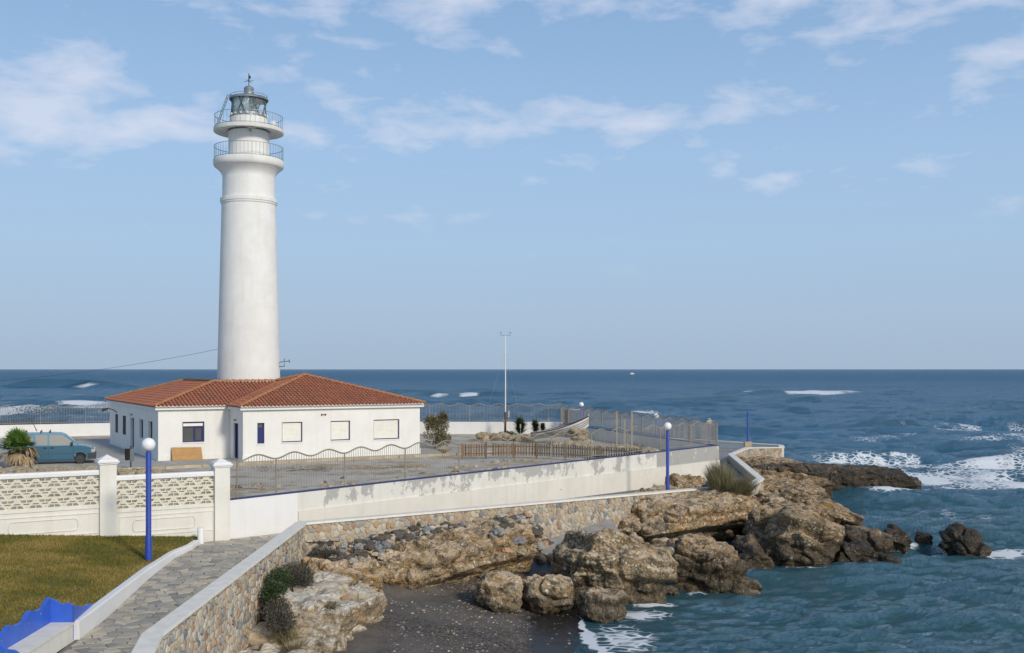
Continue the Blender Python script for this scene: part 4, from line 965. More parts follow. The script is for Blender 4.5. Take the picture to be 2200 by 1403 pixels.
    # left flank (faces -u)
    LF = 16.9; ops = [(LF - 14.75, LF - 13.6, .95, 2.28), (LF - 11.8, LF - 10.55, .97, 2.28), (LF - 8.85, LF - 7.6, .12, 2.26), (LF - 5.8, LF - 4.6, 1.08, 2.28), (LF - 2.85, LF - 1.7, 1.1, 2.28)]
    P = wal((0, LF), (0, -1), (-1, 0), LF, ops, .28)
    for i, o in enumerate(ops):
        wm = MB(); strip(P, *o, .22, .26, wm)
        if i == 2: d2 = wm.build('door', M['dark_door'], t); frame(P, o, .06, .15, .218, M['grey_metal'], d2)
        else:
            win = wm.build('window', M['win_glass'], t); frame(P, o, .05, .15, .218, M['dark_metal'], win)
            if i < 2:
                sm = MB()
                for k in range(9): s = lerp(o[0] + .05, o[1] - .05, k / 8); strip(P, s - .045, s + .045, o[2] + .02, o[3] - .02, .02, .06, sm)
                for k in range(4): z = lerp(o[2] + .05, o[3] - .05, k / 3); strip(P, o[0], o[1], z - .02, z + .02, .061, .09, sm)
                sm.build('window_grille', M['bars_black'], win)
    pm = MB(); strip(P, 0, ops[2][0], 0, .34, -.03, -.001, pm); strip(P, ops[2][1], LF + .03, 0, .34, -.03, -.001, pm); pm.build('plinth', W, t)
    lm = MB(); lm.tube([(-.02, 13.9, 2.42), (-.3, 13.9, 2.62), (-.65, 13.9, 2.72)], .03, 6); lm.tube([(-.62, 13.9, 2.70), (-.9, 13.9, 2.62), (-1.05, 13.9, 2.56)], [.06, .11, .07], 8); lm.build('street_light', M['dark_metal'], t)
    lm = MB(); lm.box(-.16, -.002, 8.1, 8.35, 2.42, 2.52); lm.build('door_lamp', M['grey_metal'], t)
    # unseen sides
    wal((15.86, -2.9), (0, 1), (1, 0), 19.8, []); wal((15.86, LF), (-1, 0), (0, 1), 15.86, [])
    wall.build('wall', W, t)
    # eaves band
    EB = M['white_clean']; em = MB(); O = .2
    def band(x0, y0, x1, y1): em.box(x0, x1, y0, y1, EZ, EZ + .16)
    band(-O, -O, 4.28 - O, .3); band(-O, .3, .3, LF + O); band(4.28 - O, -2.9 - O, 15.86 + O, -2.6); band(4.28 - O, -2.6, 4.58, .3); band(15.56, -2.6, 15.86 + O, LF + O)
    em.build('eaves_band', EB, t)
    # ---- roof slopes. each: eave origin, eave dir, uphill dir, polygon in (s,t) plan metres
    ZE = EZ + .2; SL = .30; OH = .27
    hm = 4.35 + OH   # half depth of the main ring (plan, from the eave line)
    slopes = []
    def slope(name, o, e, up, poly, front=False): slopes.append((name, Vector(o), Vector(e), Vector(up), poly, front))
    x0, y0, x1, y1 = -OH, -OH, 15.86 + OH, LF + OH
    D2 = y1 - y0; Wf = x1 - x0
    slope('roof', (x0, y1), (0, -1), (1, 0), [(0, 0), (D2, 0), (D2 - hm, hm), (hm, hm)])
    a = 4.28 - OH - x0   # front eave length of the left wing
    px0, py0, px1 = 4.28 - OH, -2.9 - OH, 15.86 + OH; hw = (px1 - px0) / 2; apx, apy = (px0 + px1) / 2, py0 + hw
    # main front slope up to where the wing's roof cuts it (valley)
    dpt = y0 - py0   # eave line offset: wing projects by this much
    slope('roof', (x0, y0), (1, 0), (0, 1), [(0, 0), (a, 0), (a + hm, hm), (hm, hm)], True)
    slope('roof', (px0, py0), (1, 0), (0, 1), [(0, 0), (2 * hw, 0), (hw, hw)], True)
    slope('roof', (px0, py0 + 2 * hw), (0, -1), (1, 0), [(hw * .0 + (2 * hw - dpt - hm) , hm), (2 * hw - dpt, 0), (2 * hw, 0), (hw, hw)])
    slope('roof', (px1, py0), (0, 1), (-1, 0), [(0, 0), (2 * hw, 0), (hw, hw)])
    slope('roof', (px1, py0 + 2 * hw), (-1, 0), (0, 1) if False else (0, -1), [(hw - 3, hw - 3), (hw + 3, hw - 3), (hw, hw)])
    slope('roof', (x1, y0 + 3), (0, 1), (-1, 0), [(0, 0), (D2 - 3, 0), (D2 - 3 - hm, hm), (hm, hm)])
    slope('roof', (x1, y1), (-1, 0), (0, -1), [(0, 0), (Wf, 0), (Wf - hm, hm), (hm, hm)])
    g = random.Random(4)
    for nm, o, e, up, poly, front in slopes:
        Q = lambda s, tt, h=0: (o.x + e.x * s + up.x * tt, o.y + e.y * s + up.y * tt, ZE + SL * tt + h)
        rf = MB().add([Q(s, tt) for s, tt in poly], [tuple(range(len(poly)))]).build('roof', M['tile_pan'], t)
        tm = MB(); tone = []; pit = .235; smax = max(p[0] for p in poly); s = min(p[0] for p in poly) + .12; ends = MB()
        while s < smax:
            ts = clip_seg(poly, s)
            if len(ts) >= 2 and ts[-1] - ts[0] > .1:
                t0, t1 = ts[0], ts[-1]; q = t0 - (.05 if t0 < .02 else 0); first = True
                while q < t1:
                    q1 = min(q + .42, t1 + .02); r = .095; jx = g.uniform(-.008, .008); vs = []
                    for tt, lift, rr in ((q, .045, r * 1.05), (q1, .012, r * .9)):
                        for k in range(6): w = math.pi * k / 5; vs.append(Q(s + jx + rr * math.cos(w), tt, lift + rr * .95 * math.sin(w) - .02))
                    fs = [(k, k + 1, 7 + k, 6 + k) for k in range(5)] + [(0, 1, 2, 3, 4, 5)]
                    tm.add(vs, fs); tone += [g.random()] * 6; 
                    if first and t0 < .02 and front: ends.add([Q(s + r * .8 * math.cos(math.pi * k / 5), q - .012, .02 + r * .8 * math.sin(math.pi * k / 5) - .02) for k in range(6)], [(5, 4, 3, 2, 1, 0)]); ends.add([Q(s + .117 - .035, q + .0, -.03), Q(s + .117 + .035, q, -.03), Q(s + .117 + .03, q, .03), Q(s + .117 - .03, q, .03)], [(0, 1, 2, 3)])
                    first = False; q += .40
            s += pit
        o_ = tm.build('roof_tiles', M['roof_tile'], rf, False); tag(o_, kind='stuff')
        at_ = o_.data.attributes.new('tone', 'FLOAT', 'FACE'); at_.data.foreach_set('value', tone)
        if ends.v: tag(ends.build('eave_mortar', M['mortar_white'], rf), kind='stuff')
    # hip and ridge tiles
    def caps(a, b, mat=M['ridge_tile']):
        a, b = Vector(a), Vector(b); L = (b - a).length; n = max(1, int(L / .4)); m_ = MB(); d = (b - a) / L; sd_ = d.cross(Vector((0, 0, 1))).normalized(); up = sd_.cross(d)
        for k in range(n):
            vs = []
            for q, lift, r in ((k * L / n, .05, .125), ((k + 1) * L / n + .03, .02, .11)):
                p = a + d * q
                for j in range(7): w = math.pi * j / 6; vs.append(p + sd_ * (r * math.cos(w)) + up * (r * math.sin(w) + lift))
            m_.add(vs, [(j, j + 1, 8 + j, 7 + j) for j in range(6)] + [(0, 1, 2, 3, 4, 5, 6)])
        m_.build('ridge_tiles', mat, t)
    zr = ZE + SL * hm; za = ZE + SL * hw; up_ = .03
    caps((x0, y0, ZE + up_), (x0 + hm, y0 + hm, zr + up_)); caps((x0, y1, ZE + up_), (x0 + hm, y1 - hm, zr + up_)); caps((x0 + hm, y0 + hm, zr + up_), (x0 + hm, y1 - hm, zr + up_), M['trunk'])
    caps((x0 + hm, y0 + hm, zr + up_), (apx - 1.0, y0 + hm, zr + up_)); caps((px0, py0, ZE + up_), (apx, apy, za + up_)); caps((px1, py0, ZE + up_), (apx, apy, za + up_))
    caps((apx, apy, za + up_), (apx - (hw - (zr - ZE) / SL) - .2, apy + (hw - (zr - ZE) / SL), zr + up_))
    # inner flat roof round the tower
    m_ = MB(); m_.box(x0 + hm, x1 - hm, y0 + hm, y1 - hm, zr - .35, zr - .06); m_.build('flat_roof', M['tile_pan'], t)
house()
# plywood board leaning on the house
a = HA + U * .74 + V2 * -.22
mb = MB(); mb.add([(0, -.25, 0), (1.78, -.25, 0), (1.78, .12, .74), (0, .12, .78), (0, -.22, 0), (1.78, -.22, 0), (1.78, .15, .74), (0, .15, .78)], [(0, 1, 2, 3), (7, 6, 5, 4), (0, 4, 5, 1), (1, 5, 6, 2), (2, 6, 7, 3), (3, 7, 4, 0)])
tag(mb.build('plywood_board', M['plywood'], None, loc=(a.x, a.y, .01), rot=(0, 0, HRZ)), 'plain brown plywood board leaning on the house below a blue framed window', 'board')
# litter bin on a post
t = thing('litter_bin', 'dark litter bin on a post in front of the house corner', 'bin', (-20.95, 57.3, 0))
MB().tube([(0, 0, 0), (0, 0, 1.3)], .035, 8).build('post', M['dark_metal'], t)
mb = MB(); mb.lathe([(0, .48), (.13, .5), (.15, .56), (.15, 1.05), (.17, 1.08), (.17, 1.12), (.14, 1.12)], 14); mb.build('bin_body', M['bars_black'], t, True, loc=(-.16, -.02, 0))
MB().box(-.05, .16, -.06, .06, .45, 1.1).build('bracket', M['grey_metal'], t)
# kerb stones along the paved strip
kt = thing('yard_kerb', 'line of sandy kerb stones edging the paving before the house', 'kerb', (0, 0, 0))
mb = MB(); mb.box(-.49, .49, -.11, .11, -.05, .15); kme = mb.mesh('kerb_stone', M['kerb'])
bm = bmesh.new(); bm.from_mesh(kme); bmesh.ops.bevel(bm, geom=bm.edges[:], offset=.02, segments=1, affect='EDGES'); bm.to_mesh(kme); bm.free()
for k in range(24):
    x, y = hp(-3.2 + k * 1.0, -5.25 + .06 * math.sin(k * 1.7)); link('kerb_stone', kme, kt, (x, y, .0), (rnd.uniform(-.03, .03), rnd.uniform(-.03, .03), HRZ + rnd.uniform(-.04, .04)))

# ------------------------------------------------------------------ lamps
def lamp(loc, label, h, globe=True, base=False, rr=.085, broken=False):
    t = thing('street_lamp', label, 'lamp', loc, 0, 'blue street lamps')
    m_ = MB(); m_.lathe([(rr * 1.25, -.12), (rr * 1.25, .0), (rr * 1.25, .75), (rr, .82), (rr, h - .5), (rr * .85, h - .45), (rr * .85, h - .42), (0, h - .42)], 16); m_.build('pole', M['blue_paint'], t, True)
    if globe:
        m_ = MB(); m_.lathe([(.05, h - .44), (.075, h - .40), (.075, h - .37)], 12); m_.build('collar', M['grey_metal'], t, True)
        m_ = MB(); r = .21; m_.lathe([(r * math.sin(math.pi * k / 16), h - r - r * math.cos(math.pi * k / 16)) for k in range(17)], 28); m_.build('globe', M['globe'], t, True)
    if base: MB().box(-.28, .28, -.28, .28, -.12, .62).build('pedestal', M['kerb'], t)
    return t
lamp((-11.33, 32.5, -.5), 'tall blue lamp post with a white globe on the lawn in the foreground', 3.86)
lamp((8.2, 54.95, -1.3), 'blue lamp post with white globe beside the long stone wall, paint chipped', 4.0)
for px, gy, y, lb in ((1249, 864, 93, 'lamp globe beyond the railing behind the bow of the boat'), (1410, 888, 84, 'lamp beyond the railing between boat and end corner'), (1524, 899, 76, 'lamp beyond the railing at its seaward corner')):
    ztop = CAMZ - (gy - 793) * y / FPX; lamp(((px - 1100) / FPX * y, y, -1.3), lb, ztop + 1.3)
y = 84.6; lamp(((1606.5 - 1100) / FPX * y, y, -1.0), 'blue lamp pole without a globe on a stone pedestal over the sea', CAMZ - (885 - 793) * y / FPX + 1.0 + .42, False, True, .075)

# ------------------------------------------------------------------ rocks
def cube_sphere(n):
    a = np.linspace(-1, 1, n); A, B = np.meshgrid(a, a); A = A.ravel(); B = B.ravel(); o = np.ones_like(A); V = []; F = []; g = grid_faces(n, n)
    for k, (p, fl) in enumerate(((np.stack([A, B, o], 1), 0), (np.stack([A, B, -o], 1), 1), (np.stack([A, o, B], 1), 1), (np.stack([A, -o, B], 1), 0), (np.stack([o, A, B], 1), 0), (np.stack([-o, A, B], 1), 1))):
        V.append(p); f = g + k * n * n; F.append(f[:, ::-1] if fl else f)
    return np.concatenate(V), np.concatenate(F)
CS = {}
def rock(name, label, c, size, rz=0.0, tilt=(0, 0), seed=1, mat='rock_tan', n=44, boxy=3.2, rough=.26, strata=.10, peb=.035, under=0.0, foam=0.0, group='rocks of the shore', taper=0.0):
    n = int(n * .88)
    if n not in CS: CS[n] = cube_sphere(n)
    V, F = CS[n]
    r = (np.abs(V) ** boxy).sum(1) ** (1 / boxy); Nn = V / r[:, None]; S = np.array(size); Pn = Nn * S
    m_ = float(min(size)); L = float(np.mean(size)); off = seed * 13.7
    rad = Nn / np.linalg.norm(Nn, axis=1)[:, None]
    gq = np.random.RandomState(seed + 100)                           # broken faces: planes that chop the block
    for k in range(9):
        nv = gq.normal(size=3) * (1, 1, .8); nv /= np.linalg.norm(nv); ext = float((np.abs(nv * S)).sum()) * .62 + float(np.linalg.norm(nv * S)) * .38
        over = np.clip(Pn @ nv - ext * gq.uniform(.62, .82), 0, None); Pn = Pn - nv * (over * .92)[:, None]
    d = rough * m_ * fbm(Pn / (L * .9) + off, 3, seed) * 1.0 + .05 * m_
    St = np.array([1, 1, 1.7]); bs = max(.55, .62 * m_)
    d += .45 * m_ * (.66 - worley(Pn * St / (bs * 1.35) + off, seed + 30)) * (.5 + rough)
    d += .11 * (.5 - worley(Pn / .42 + off, seed + 34))
    q = Pn[:, 2] + .30 * fbm(Pn / 1.5 + off, 2, seed + 9) + .10 * Pn[:, 0] / L
    lay = np.tanh(3.2 * vnoise(P3(q * 1.7 + off, .25 * Pn[:, 0] / L), seed + 3)) + .5 * np.tanh(3 * vnoise(P3(q * 5.0 + off, .8 * Pn[:, 0], .8 * Pn[:, 1]), seed + 4))
    side = 1 - np.abs(rad[:, 2]) ** 2
    d += strata * m_ * lay * side
    d -= .2 * np.clip(1 - np.abs(fbm(Pn / 1.3 + off, 3, seed + 16)) * 9, 0, 1)
    d += .10 * fbm(Pn * 1.7 + off, 4, seed + 6, .55)
    if peb: d += 1.3 * peb * (.55 - worley(Pn / .2 + off, seed)) * np.clip(fbm(Pn / 1.3 + off, 2, seed + 2) * 3 + .9, 0, 1.5)
    Pn = Pn + rad * d[:, None]
    if under:   # undercut lower half
        k = np.clip((-Pn[:, 2] / S[2] - .0) * 2.2, 0, 1); Pn[:, 1] += under * k * np.clip(-rad[:, 1], 0, 1) ; Pn[:, 0] *= 1 - .03 * k
    if taper: Pn[:, 2] *= 1 - taper * np.clip(Pn[:, 0] / S[0], -1, 1); Pn[:, 1] *= 1 - taper * .5 * np.clip(Pn[:, 0] / S[0], -1, 1)
    Mx = np.array((Matrix.Rotation(rz, 3, 'Z') @ Matrix.Rotation(tilt[0], 3, 'Y') @ Matrix.Rotation(tilt[1], 3, 'X')))
    Pn = Pn @ Mx.T
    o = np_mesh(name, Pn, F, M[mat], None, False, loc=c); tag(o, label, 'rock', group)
    if foam: ROCK_SPOTS.append((c[0], c[1], size[0] * 1.12, size[1] * 1.12, foam))
    return o
def pxr(x0, x1, yt, yb, D, dep, **kw):
    """a boulder standing at depth D (m) spanning the given bearings; its own real size follows"""
    k = D / FPX; return ((x0 + x1) / 2 - 1100) * k, D, CAMZ - ((yt + yb) / 2 - 793) * k, (x1 - x0) / 2 * k, dep, (yb - yt) / 2 * k
def boulder(label, b, seed, mat, rz=0.0, tilt=(0, 0), name='boulder', **kw):
    x, y, z, a, d, h = pxr(*b); return rock(name, label, (x, y, z), (a * .98, d, h * .98), rz, tilt, seed, mat, **kw)
LW = math.atan2(.703, .711)
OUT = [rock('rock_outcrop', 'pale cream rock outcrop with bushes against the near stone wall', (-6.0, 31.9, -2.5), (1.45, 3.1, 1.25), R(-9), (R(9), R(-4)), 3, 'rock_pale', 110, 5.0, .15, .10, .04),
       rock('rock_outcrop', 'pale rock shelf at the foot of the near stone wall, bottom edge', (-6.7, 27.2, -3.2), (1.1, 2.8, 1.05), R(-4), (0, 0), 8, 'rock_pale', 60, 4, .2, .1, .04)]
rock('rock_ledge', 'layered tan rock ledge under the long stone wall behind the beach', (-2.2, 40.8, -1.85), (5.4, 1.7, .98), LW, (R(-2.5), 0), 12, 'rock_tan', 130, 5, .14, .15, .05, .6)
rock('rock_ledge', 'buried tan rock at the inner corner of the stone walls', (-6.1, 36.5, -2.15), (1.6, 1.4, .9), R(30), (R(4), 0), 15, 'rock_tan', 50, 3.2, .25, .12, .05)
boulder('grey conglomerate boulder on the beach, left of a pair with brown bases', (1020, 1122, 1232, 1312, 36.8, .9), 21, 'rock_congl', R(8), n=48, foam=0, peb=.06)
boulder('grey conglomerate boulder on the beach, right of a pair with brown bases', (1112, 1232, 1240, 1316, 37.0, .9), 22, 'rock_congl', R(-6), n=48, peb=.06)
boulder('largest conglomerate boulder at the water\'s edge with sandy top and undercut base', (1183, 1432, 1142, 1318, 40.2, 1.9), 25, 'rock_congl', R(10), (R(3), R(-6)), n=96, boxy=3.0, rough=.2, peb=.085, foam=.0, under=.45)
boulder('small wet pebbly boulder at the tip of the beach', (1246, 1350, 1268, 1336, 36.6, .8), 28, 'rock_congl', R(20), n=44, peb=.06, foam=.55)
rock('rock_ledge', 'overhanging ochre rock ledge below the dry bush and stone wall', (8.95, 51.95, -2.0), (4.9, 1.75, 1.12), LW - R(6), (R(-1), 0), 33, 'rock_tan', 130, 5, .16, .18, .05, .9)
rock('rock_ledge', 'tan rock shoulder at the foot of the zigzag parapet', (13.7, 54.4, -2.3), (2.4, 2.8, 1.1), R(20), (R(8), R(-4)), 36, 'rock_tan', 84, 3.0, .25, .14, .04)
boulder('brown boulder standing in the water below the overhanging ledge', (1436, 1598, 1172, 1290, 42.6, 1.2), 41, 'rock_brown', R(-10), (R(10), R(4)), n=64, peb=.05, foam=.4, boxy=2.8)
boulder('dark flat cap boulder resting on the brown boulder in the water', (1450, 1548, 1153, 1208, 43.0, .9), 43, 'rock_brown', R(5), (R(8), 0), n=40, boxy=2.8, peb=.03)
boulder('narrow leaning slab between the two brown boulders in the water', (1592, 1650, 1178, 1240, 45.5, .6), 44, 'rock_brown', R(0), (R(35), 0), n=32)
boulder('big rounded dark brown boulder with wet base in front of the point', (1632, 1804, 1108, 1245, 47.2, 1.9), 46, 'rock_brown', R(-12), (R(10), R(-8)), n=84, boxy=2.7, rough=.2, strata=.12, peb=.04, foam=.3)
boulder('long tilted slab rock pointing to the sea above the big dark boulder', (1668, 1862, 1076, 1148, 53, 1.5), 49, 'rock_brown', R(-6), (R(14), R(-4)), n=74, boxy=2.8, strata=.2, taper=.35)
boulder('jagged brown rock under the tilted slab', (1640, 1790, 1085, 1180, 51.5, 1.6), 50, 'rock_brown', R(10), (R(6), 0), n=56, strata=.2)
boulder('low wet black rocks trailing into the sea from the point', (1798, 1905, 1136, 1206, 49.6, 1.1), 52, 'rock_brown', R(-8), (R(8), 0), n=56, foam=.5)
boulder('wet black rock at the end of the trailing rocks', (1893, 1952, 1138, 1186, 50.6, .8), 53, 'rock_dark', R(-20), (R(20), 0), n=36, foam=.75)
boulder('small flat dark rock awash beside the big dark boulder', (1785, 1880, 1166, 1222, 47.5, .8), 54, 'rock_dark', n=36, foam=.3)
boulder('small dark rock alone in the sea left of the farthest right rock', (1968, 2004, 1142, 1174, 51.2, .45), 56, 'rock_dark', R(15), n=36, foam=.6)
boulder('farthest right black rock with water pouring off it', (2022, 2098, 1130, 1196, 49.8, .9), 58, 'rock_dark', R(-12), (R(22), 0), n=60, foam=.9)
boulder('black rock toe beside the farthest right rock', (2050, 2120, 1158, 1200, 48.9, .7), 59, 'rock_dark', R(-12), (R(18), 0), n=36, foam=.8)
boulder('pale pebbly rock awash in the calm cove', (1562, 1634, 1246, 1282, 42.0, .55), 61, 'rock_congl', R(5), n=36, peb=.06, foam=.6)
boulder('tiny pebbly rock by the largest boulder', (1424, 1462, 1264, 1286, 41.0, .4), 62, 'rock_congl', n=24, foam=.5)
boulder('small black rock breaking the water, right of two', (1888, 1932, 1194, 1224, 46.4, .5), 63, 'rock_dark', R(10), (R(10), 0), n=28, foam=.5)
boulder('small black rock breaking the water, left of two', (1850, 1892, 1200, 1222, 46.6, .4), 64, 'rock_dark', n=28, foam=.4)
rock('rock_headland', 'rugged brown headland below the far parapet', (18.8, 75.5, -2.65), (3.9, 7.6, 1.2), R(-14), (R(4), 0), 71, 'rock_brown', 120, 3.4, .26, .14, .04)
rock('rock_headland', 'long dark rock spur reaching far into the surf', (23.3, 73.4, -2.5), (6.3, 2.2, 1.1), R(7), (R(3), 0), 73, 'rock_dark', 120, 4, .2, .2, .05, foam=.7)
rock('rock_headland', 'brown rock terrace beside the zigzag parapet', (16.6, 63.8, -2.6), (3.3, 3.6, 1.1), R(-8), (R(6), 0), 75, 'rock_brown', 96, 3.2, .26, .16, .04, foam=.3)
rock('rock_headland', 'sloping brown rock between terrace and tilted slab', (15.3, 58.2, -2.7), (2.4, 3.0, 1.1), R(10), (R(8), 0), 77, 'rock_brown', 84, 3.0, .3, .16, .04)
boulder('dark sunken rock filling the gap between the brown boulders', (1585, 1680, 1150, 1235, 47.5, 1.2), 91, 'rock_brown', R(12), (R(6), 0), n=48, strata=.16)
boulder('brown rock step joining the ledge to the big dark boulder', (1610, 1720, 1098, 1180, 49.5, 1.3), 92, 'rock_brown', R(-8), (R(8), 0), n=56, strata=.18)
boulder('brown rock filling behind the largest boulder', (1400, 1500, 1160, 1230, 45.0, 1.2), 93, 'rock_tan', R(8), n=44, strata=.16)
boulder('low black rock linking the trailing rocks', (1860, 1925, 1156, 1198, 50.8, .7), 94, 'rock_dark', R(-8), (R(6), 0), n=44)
# grey concrete apron running down from the wall between the rocks
mb = MB(); g = random.Random(6); A0 = [(.5, 45.75, -2.15), (2.5, 47.6, -1.85), (4.6, 49.6, -1.5), (5.0, 47.4, -2.0), (3.3, 45.2, -2.2), (1.7, 43.7, -2.42)]
mb.add(A0 + [(x, y, z - .35) for x, y, z in A0], [(0, 5, 4, 1), (1, 4, 3, 2), tuple(range(6, 12))] + [(i, i + 6, (i + 1) % 6 + 6, (i + 1) % 6) for i in range(6)])
tag(mb.build('concrete_apron', pmat('apron', (.36, .35, .33), (.26, .25, .23), 1.5, .9, .5, 8, .05, wsp=True)), 'cracked grey concrete apron sloping down from the long stone wall', 'concrete slab')

from mathutils.bvhtree import BVHTree
bpy.context.view_layer.update(); DEP = bpy.context.evaluated_depsgraph_get()
TREES = [(o.matrix_world.copy(), BVHTree.FromPolygons([v.co for v in o.data.vertices], [p.vertices[:] for p in o.data.polygons])) for o in COL.objects if o.type == 'MESH' and (o.name.startswith('rock_') or o.name.startswith('beach')) and not o.name.startswith('beach_p') and (o.location.y < 37 or 39 < o.location.y < 41 or 50 < o.location.y < 55)]
def drop(x, y, dflt=-3.0):
    best = -9
    for mw, tr in TREES:
        l = mw.inverted() @ Vector((x, y, 4)); h = tr.ray_cast(l, Vector((0, 0, -1)))
        if h[0] is not None: best = max(best, (mw @ h[0]).z)
    return best if best > -8 else dflt
# loose stones: shared shapes
def pebble_mesh(seed, mat, n=9):
    V, F = cube_sphere(n); V = V / (np.abs(V) ** 2.6).sum(1)[:, None] ** (1 / 2.6); V = V * (1 + .42 * fbm(V * 1.1 + seed * 5, 3, seed) + .22 * fbm(V * 3.1 + seed * 7, 2, seed + 3))[:, None]; V[:, 2] *= .72
    o = np_mesh('stone', V, F, mat, None, False); me = o.data; bpy.data.objects.remove(o); return me
DSM = [pebble_mesh(k, M['dark_stone']) for k in range(4)]; RUM = [pebble_mesh(k + 10, M['rubble']) for k in range(4)]; MIX = [pebble_mesh(k + 20, STONES[k % 7]) for k in range(7)]
def pile(name, label, cat, spots, meshes, smin, smax, seed, loc=(0, 0, 0)):
    t = thing(name, label, cat); g = random.Random(seed)
    for x, y, z in spots:
        s = g.uniform(smin, smax); link('stone', g.choice(meshes), t, (x, y, z), (g.uniform(-.4, .4), g.uniform(-.4, .4), g.uniform(0, 6)), (s * g.uniform(.8, 1.5), s, s * g.uniform(.7, 1.1)))
    return t
g = random.Random(5)
def wl(t, off): a = Vector((-7.4, 37.3)); d = Vector((.711, .703)); n = Vector((.703, -.711)); p = a + d * t + n * off; return p.x, p.y
sp = []
for k in range(280): q = g.random(); o = g.uniform(.25, 2.2) * (1 - .5 * q); pw = wl(.2 + 6.4 * q, o); sp.append((*pw, max(drop(*pw), -1.0 - .28 * o) + g.uniform(0, .08)))
pile('rubble_bank', 'bank of dark tumbled stones at the foot of the long stone wall', 'stones', sp, DSM + DSM + MIX[3:5] + MIX[:1], .07, .17, 3)
x, y = wl(5.0, 1.0); tag(link('round_stone', pebble_mesh(77, M['white_pebble'], 10), None, (x, y, max(drop(x, y), -1.25) + .22), (0, 0, .4), (.21, .15, .13)), 'smooth white oval stone lying on the dark rubble bank', 'stone')
sp = [(x_, y_, drop(x_, y_) + .04) for x_, y_ in [(g.uniform(-.8, 3.4), g.uniform(38, 46)) for _ in range(240)]]
pile('beach_stones', 'jumble of grey and tan stones between the ledge and the largest boulder', 'stones', sp, DSM + MIX + RUM, .08, .26, 8)
sp = []
for k in range(150):
    q = g.random(); s = lerp(1.5, 20, q); p = dw(s) + Vector((-.503, .8643)) * g.uniform(17.6, 19.6); sp.append((p.x + 8.5, p.y - 1.2, g.uniform(.0, .38)))
sp = [(g.uniform(-30, -21.3), 55.4 + g.uniform(-1.3, 1.2), g.uniform(.0, .16)) for _ in range(230)]
pile('rubble_border', 'low border of piled cream rubble stones in front of the blue van', 'stones', sp, RUM + RUM + MIX[3:4], .09, .26, 9)
pile('rubble_heap', 'small rubble heap with dry weeds beside the pillar and litter bin', 'stones', [(g.uniform(-20.8, -18.6), g.uniform(54, 55.2), g.uniform(0, .2)) for _ in range(36)], RUM + DSM[:2], .09, .24, 10)
pile('boat_stones', 'heap of tan boulders propping up the bow of the boat', 'stones', [(g.uniform(4.5, 5.6), g.uniform(76.6, 77.9), g.uniform(.05, .95)) for _ in range(46)] + [(g.uniform(2.6, 5.4), g.uniform(75.4, 76.4), g.uniform(0, .12)) for _ in range(26)], RUM + [MIX[1]], .14, .30, 11)
pile('mast_stones', 'group of pale boulders left of the boat near the mast', 'stones', [(g.uniform(-2.4, -.3), g.uniform(80, 81.2), g.uniform(.05, .45)) for _ in range(26)] + [(g.uniform(-.3, 1.4), g.uniform(79, 80), g.uniform(0, .3)) for _ in range(14)], RUM, .18, .42, 12)
pile('yard_stones', 'scatter of broken stones on the ground right of the boat', 'stones', [(g.uniform(4.5, 9.5), g.uniform(68.5, 75), .03) for _ in range(90)], RUM + MIX[:2], .08, .26, 13)
pile('yard_debris', 'scattered small stones over the bare ground behind the near railing', 'stones', [(lerp(-10, 4, q) + g.uniform(-2, 1), 0, .02) for q in [0]] + [(a_.x, a_.y, .02) for a_ in [LW0.lerp(LW1, g.uniform(.02, .75)) + Vector((-.76, .65)) * g.uniform(.8, 9) for _ in range(150)]][0:150], RUM + MIX[:2] + DSM[:1], .05, .17, 14)
# bank of earth and rock by the second lamp
rock('rock_outcrop', 'weathered brown rock on the earth bank beside the second lamp', (9.9, 58.6, -1.25), (1.7, .8, .75), R(40), (R(4), 0), 81, 'rock_tan', 44, 2.6, .34, .12, .04)
rock('rock_outcrop', 'low bank of bare earth against the stained rendered wall', (8.6, 57.4, -1.4), (3.4, 1.0, .42), R(48), (0, 0), 82, 'rock_tan', 40, 2.4, .25, .05, .03)

# ------------------------------------------------------------------ plants
def leaves(n, shape, size, seed, up=.0, clump=None):
    """n leaf blades spread through a set of ellipsoid clumps -> verts, faces"""
    g = np.random.RandomState(seed); C = np.array(clump if clump is not None else [(0, 0, 0, 1, 1, 1)], float); idx = g.randint(0, len(C), n)
    d = g.normal(size=(n, 3)); d /= np.linalg.norm(d, axis=1)[:, None]; r = g.random_sample(n) ** .45
    P = C[idx, :3] + d * r[:, None] * C[idx, 3:]
    ax = d * (1 - up) + np.array([0, 0, up]) + g.normal(0, .45, (n, 3)); ax /= np.linalg.norm(ax, axis=1)[:, None]
    sd_ = np.cross(ax, g.normal(size=(n, 3))); sd_ /= np.linalg.norm(sd_, axis=1)[:, None]
    L = size[0] * g.uniform(.6, 1.3, n)[:, None]; w = size[1] * g.uniform(.7, 1.2, n)[:, None]
    V = np.stack([P - sd_ * w * .2, P + ax * L * .45 - sd_ * w, P + ax * L, P + ax * L * .45 + sd_ * w], 1).reshape(-1, 3); return V, np.arange(4 * n).reshape(-1, 4)
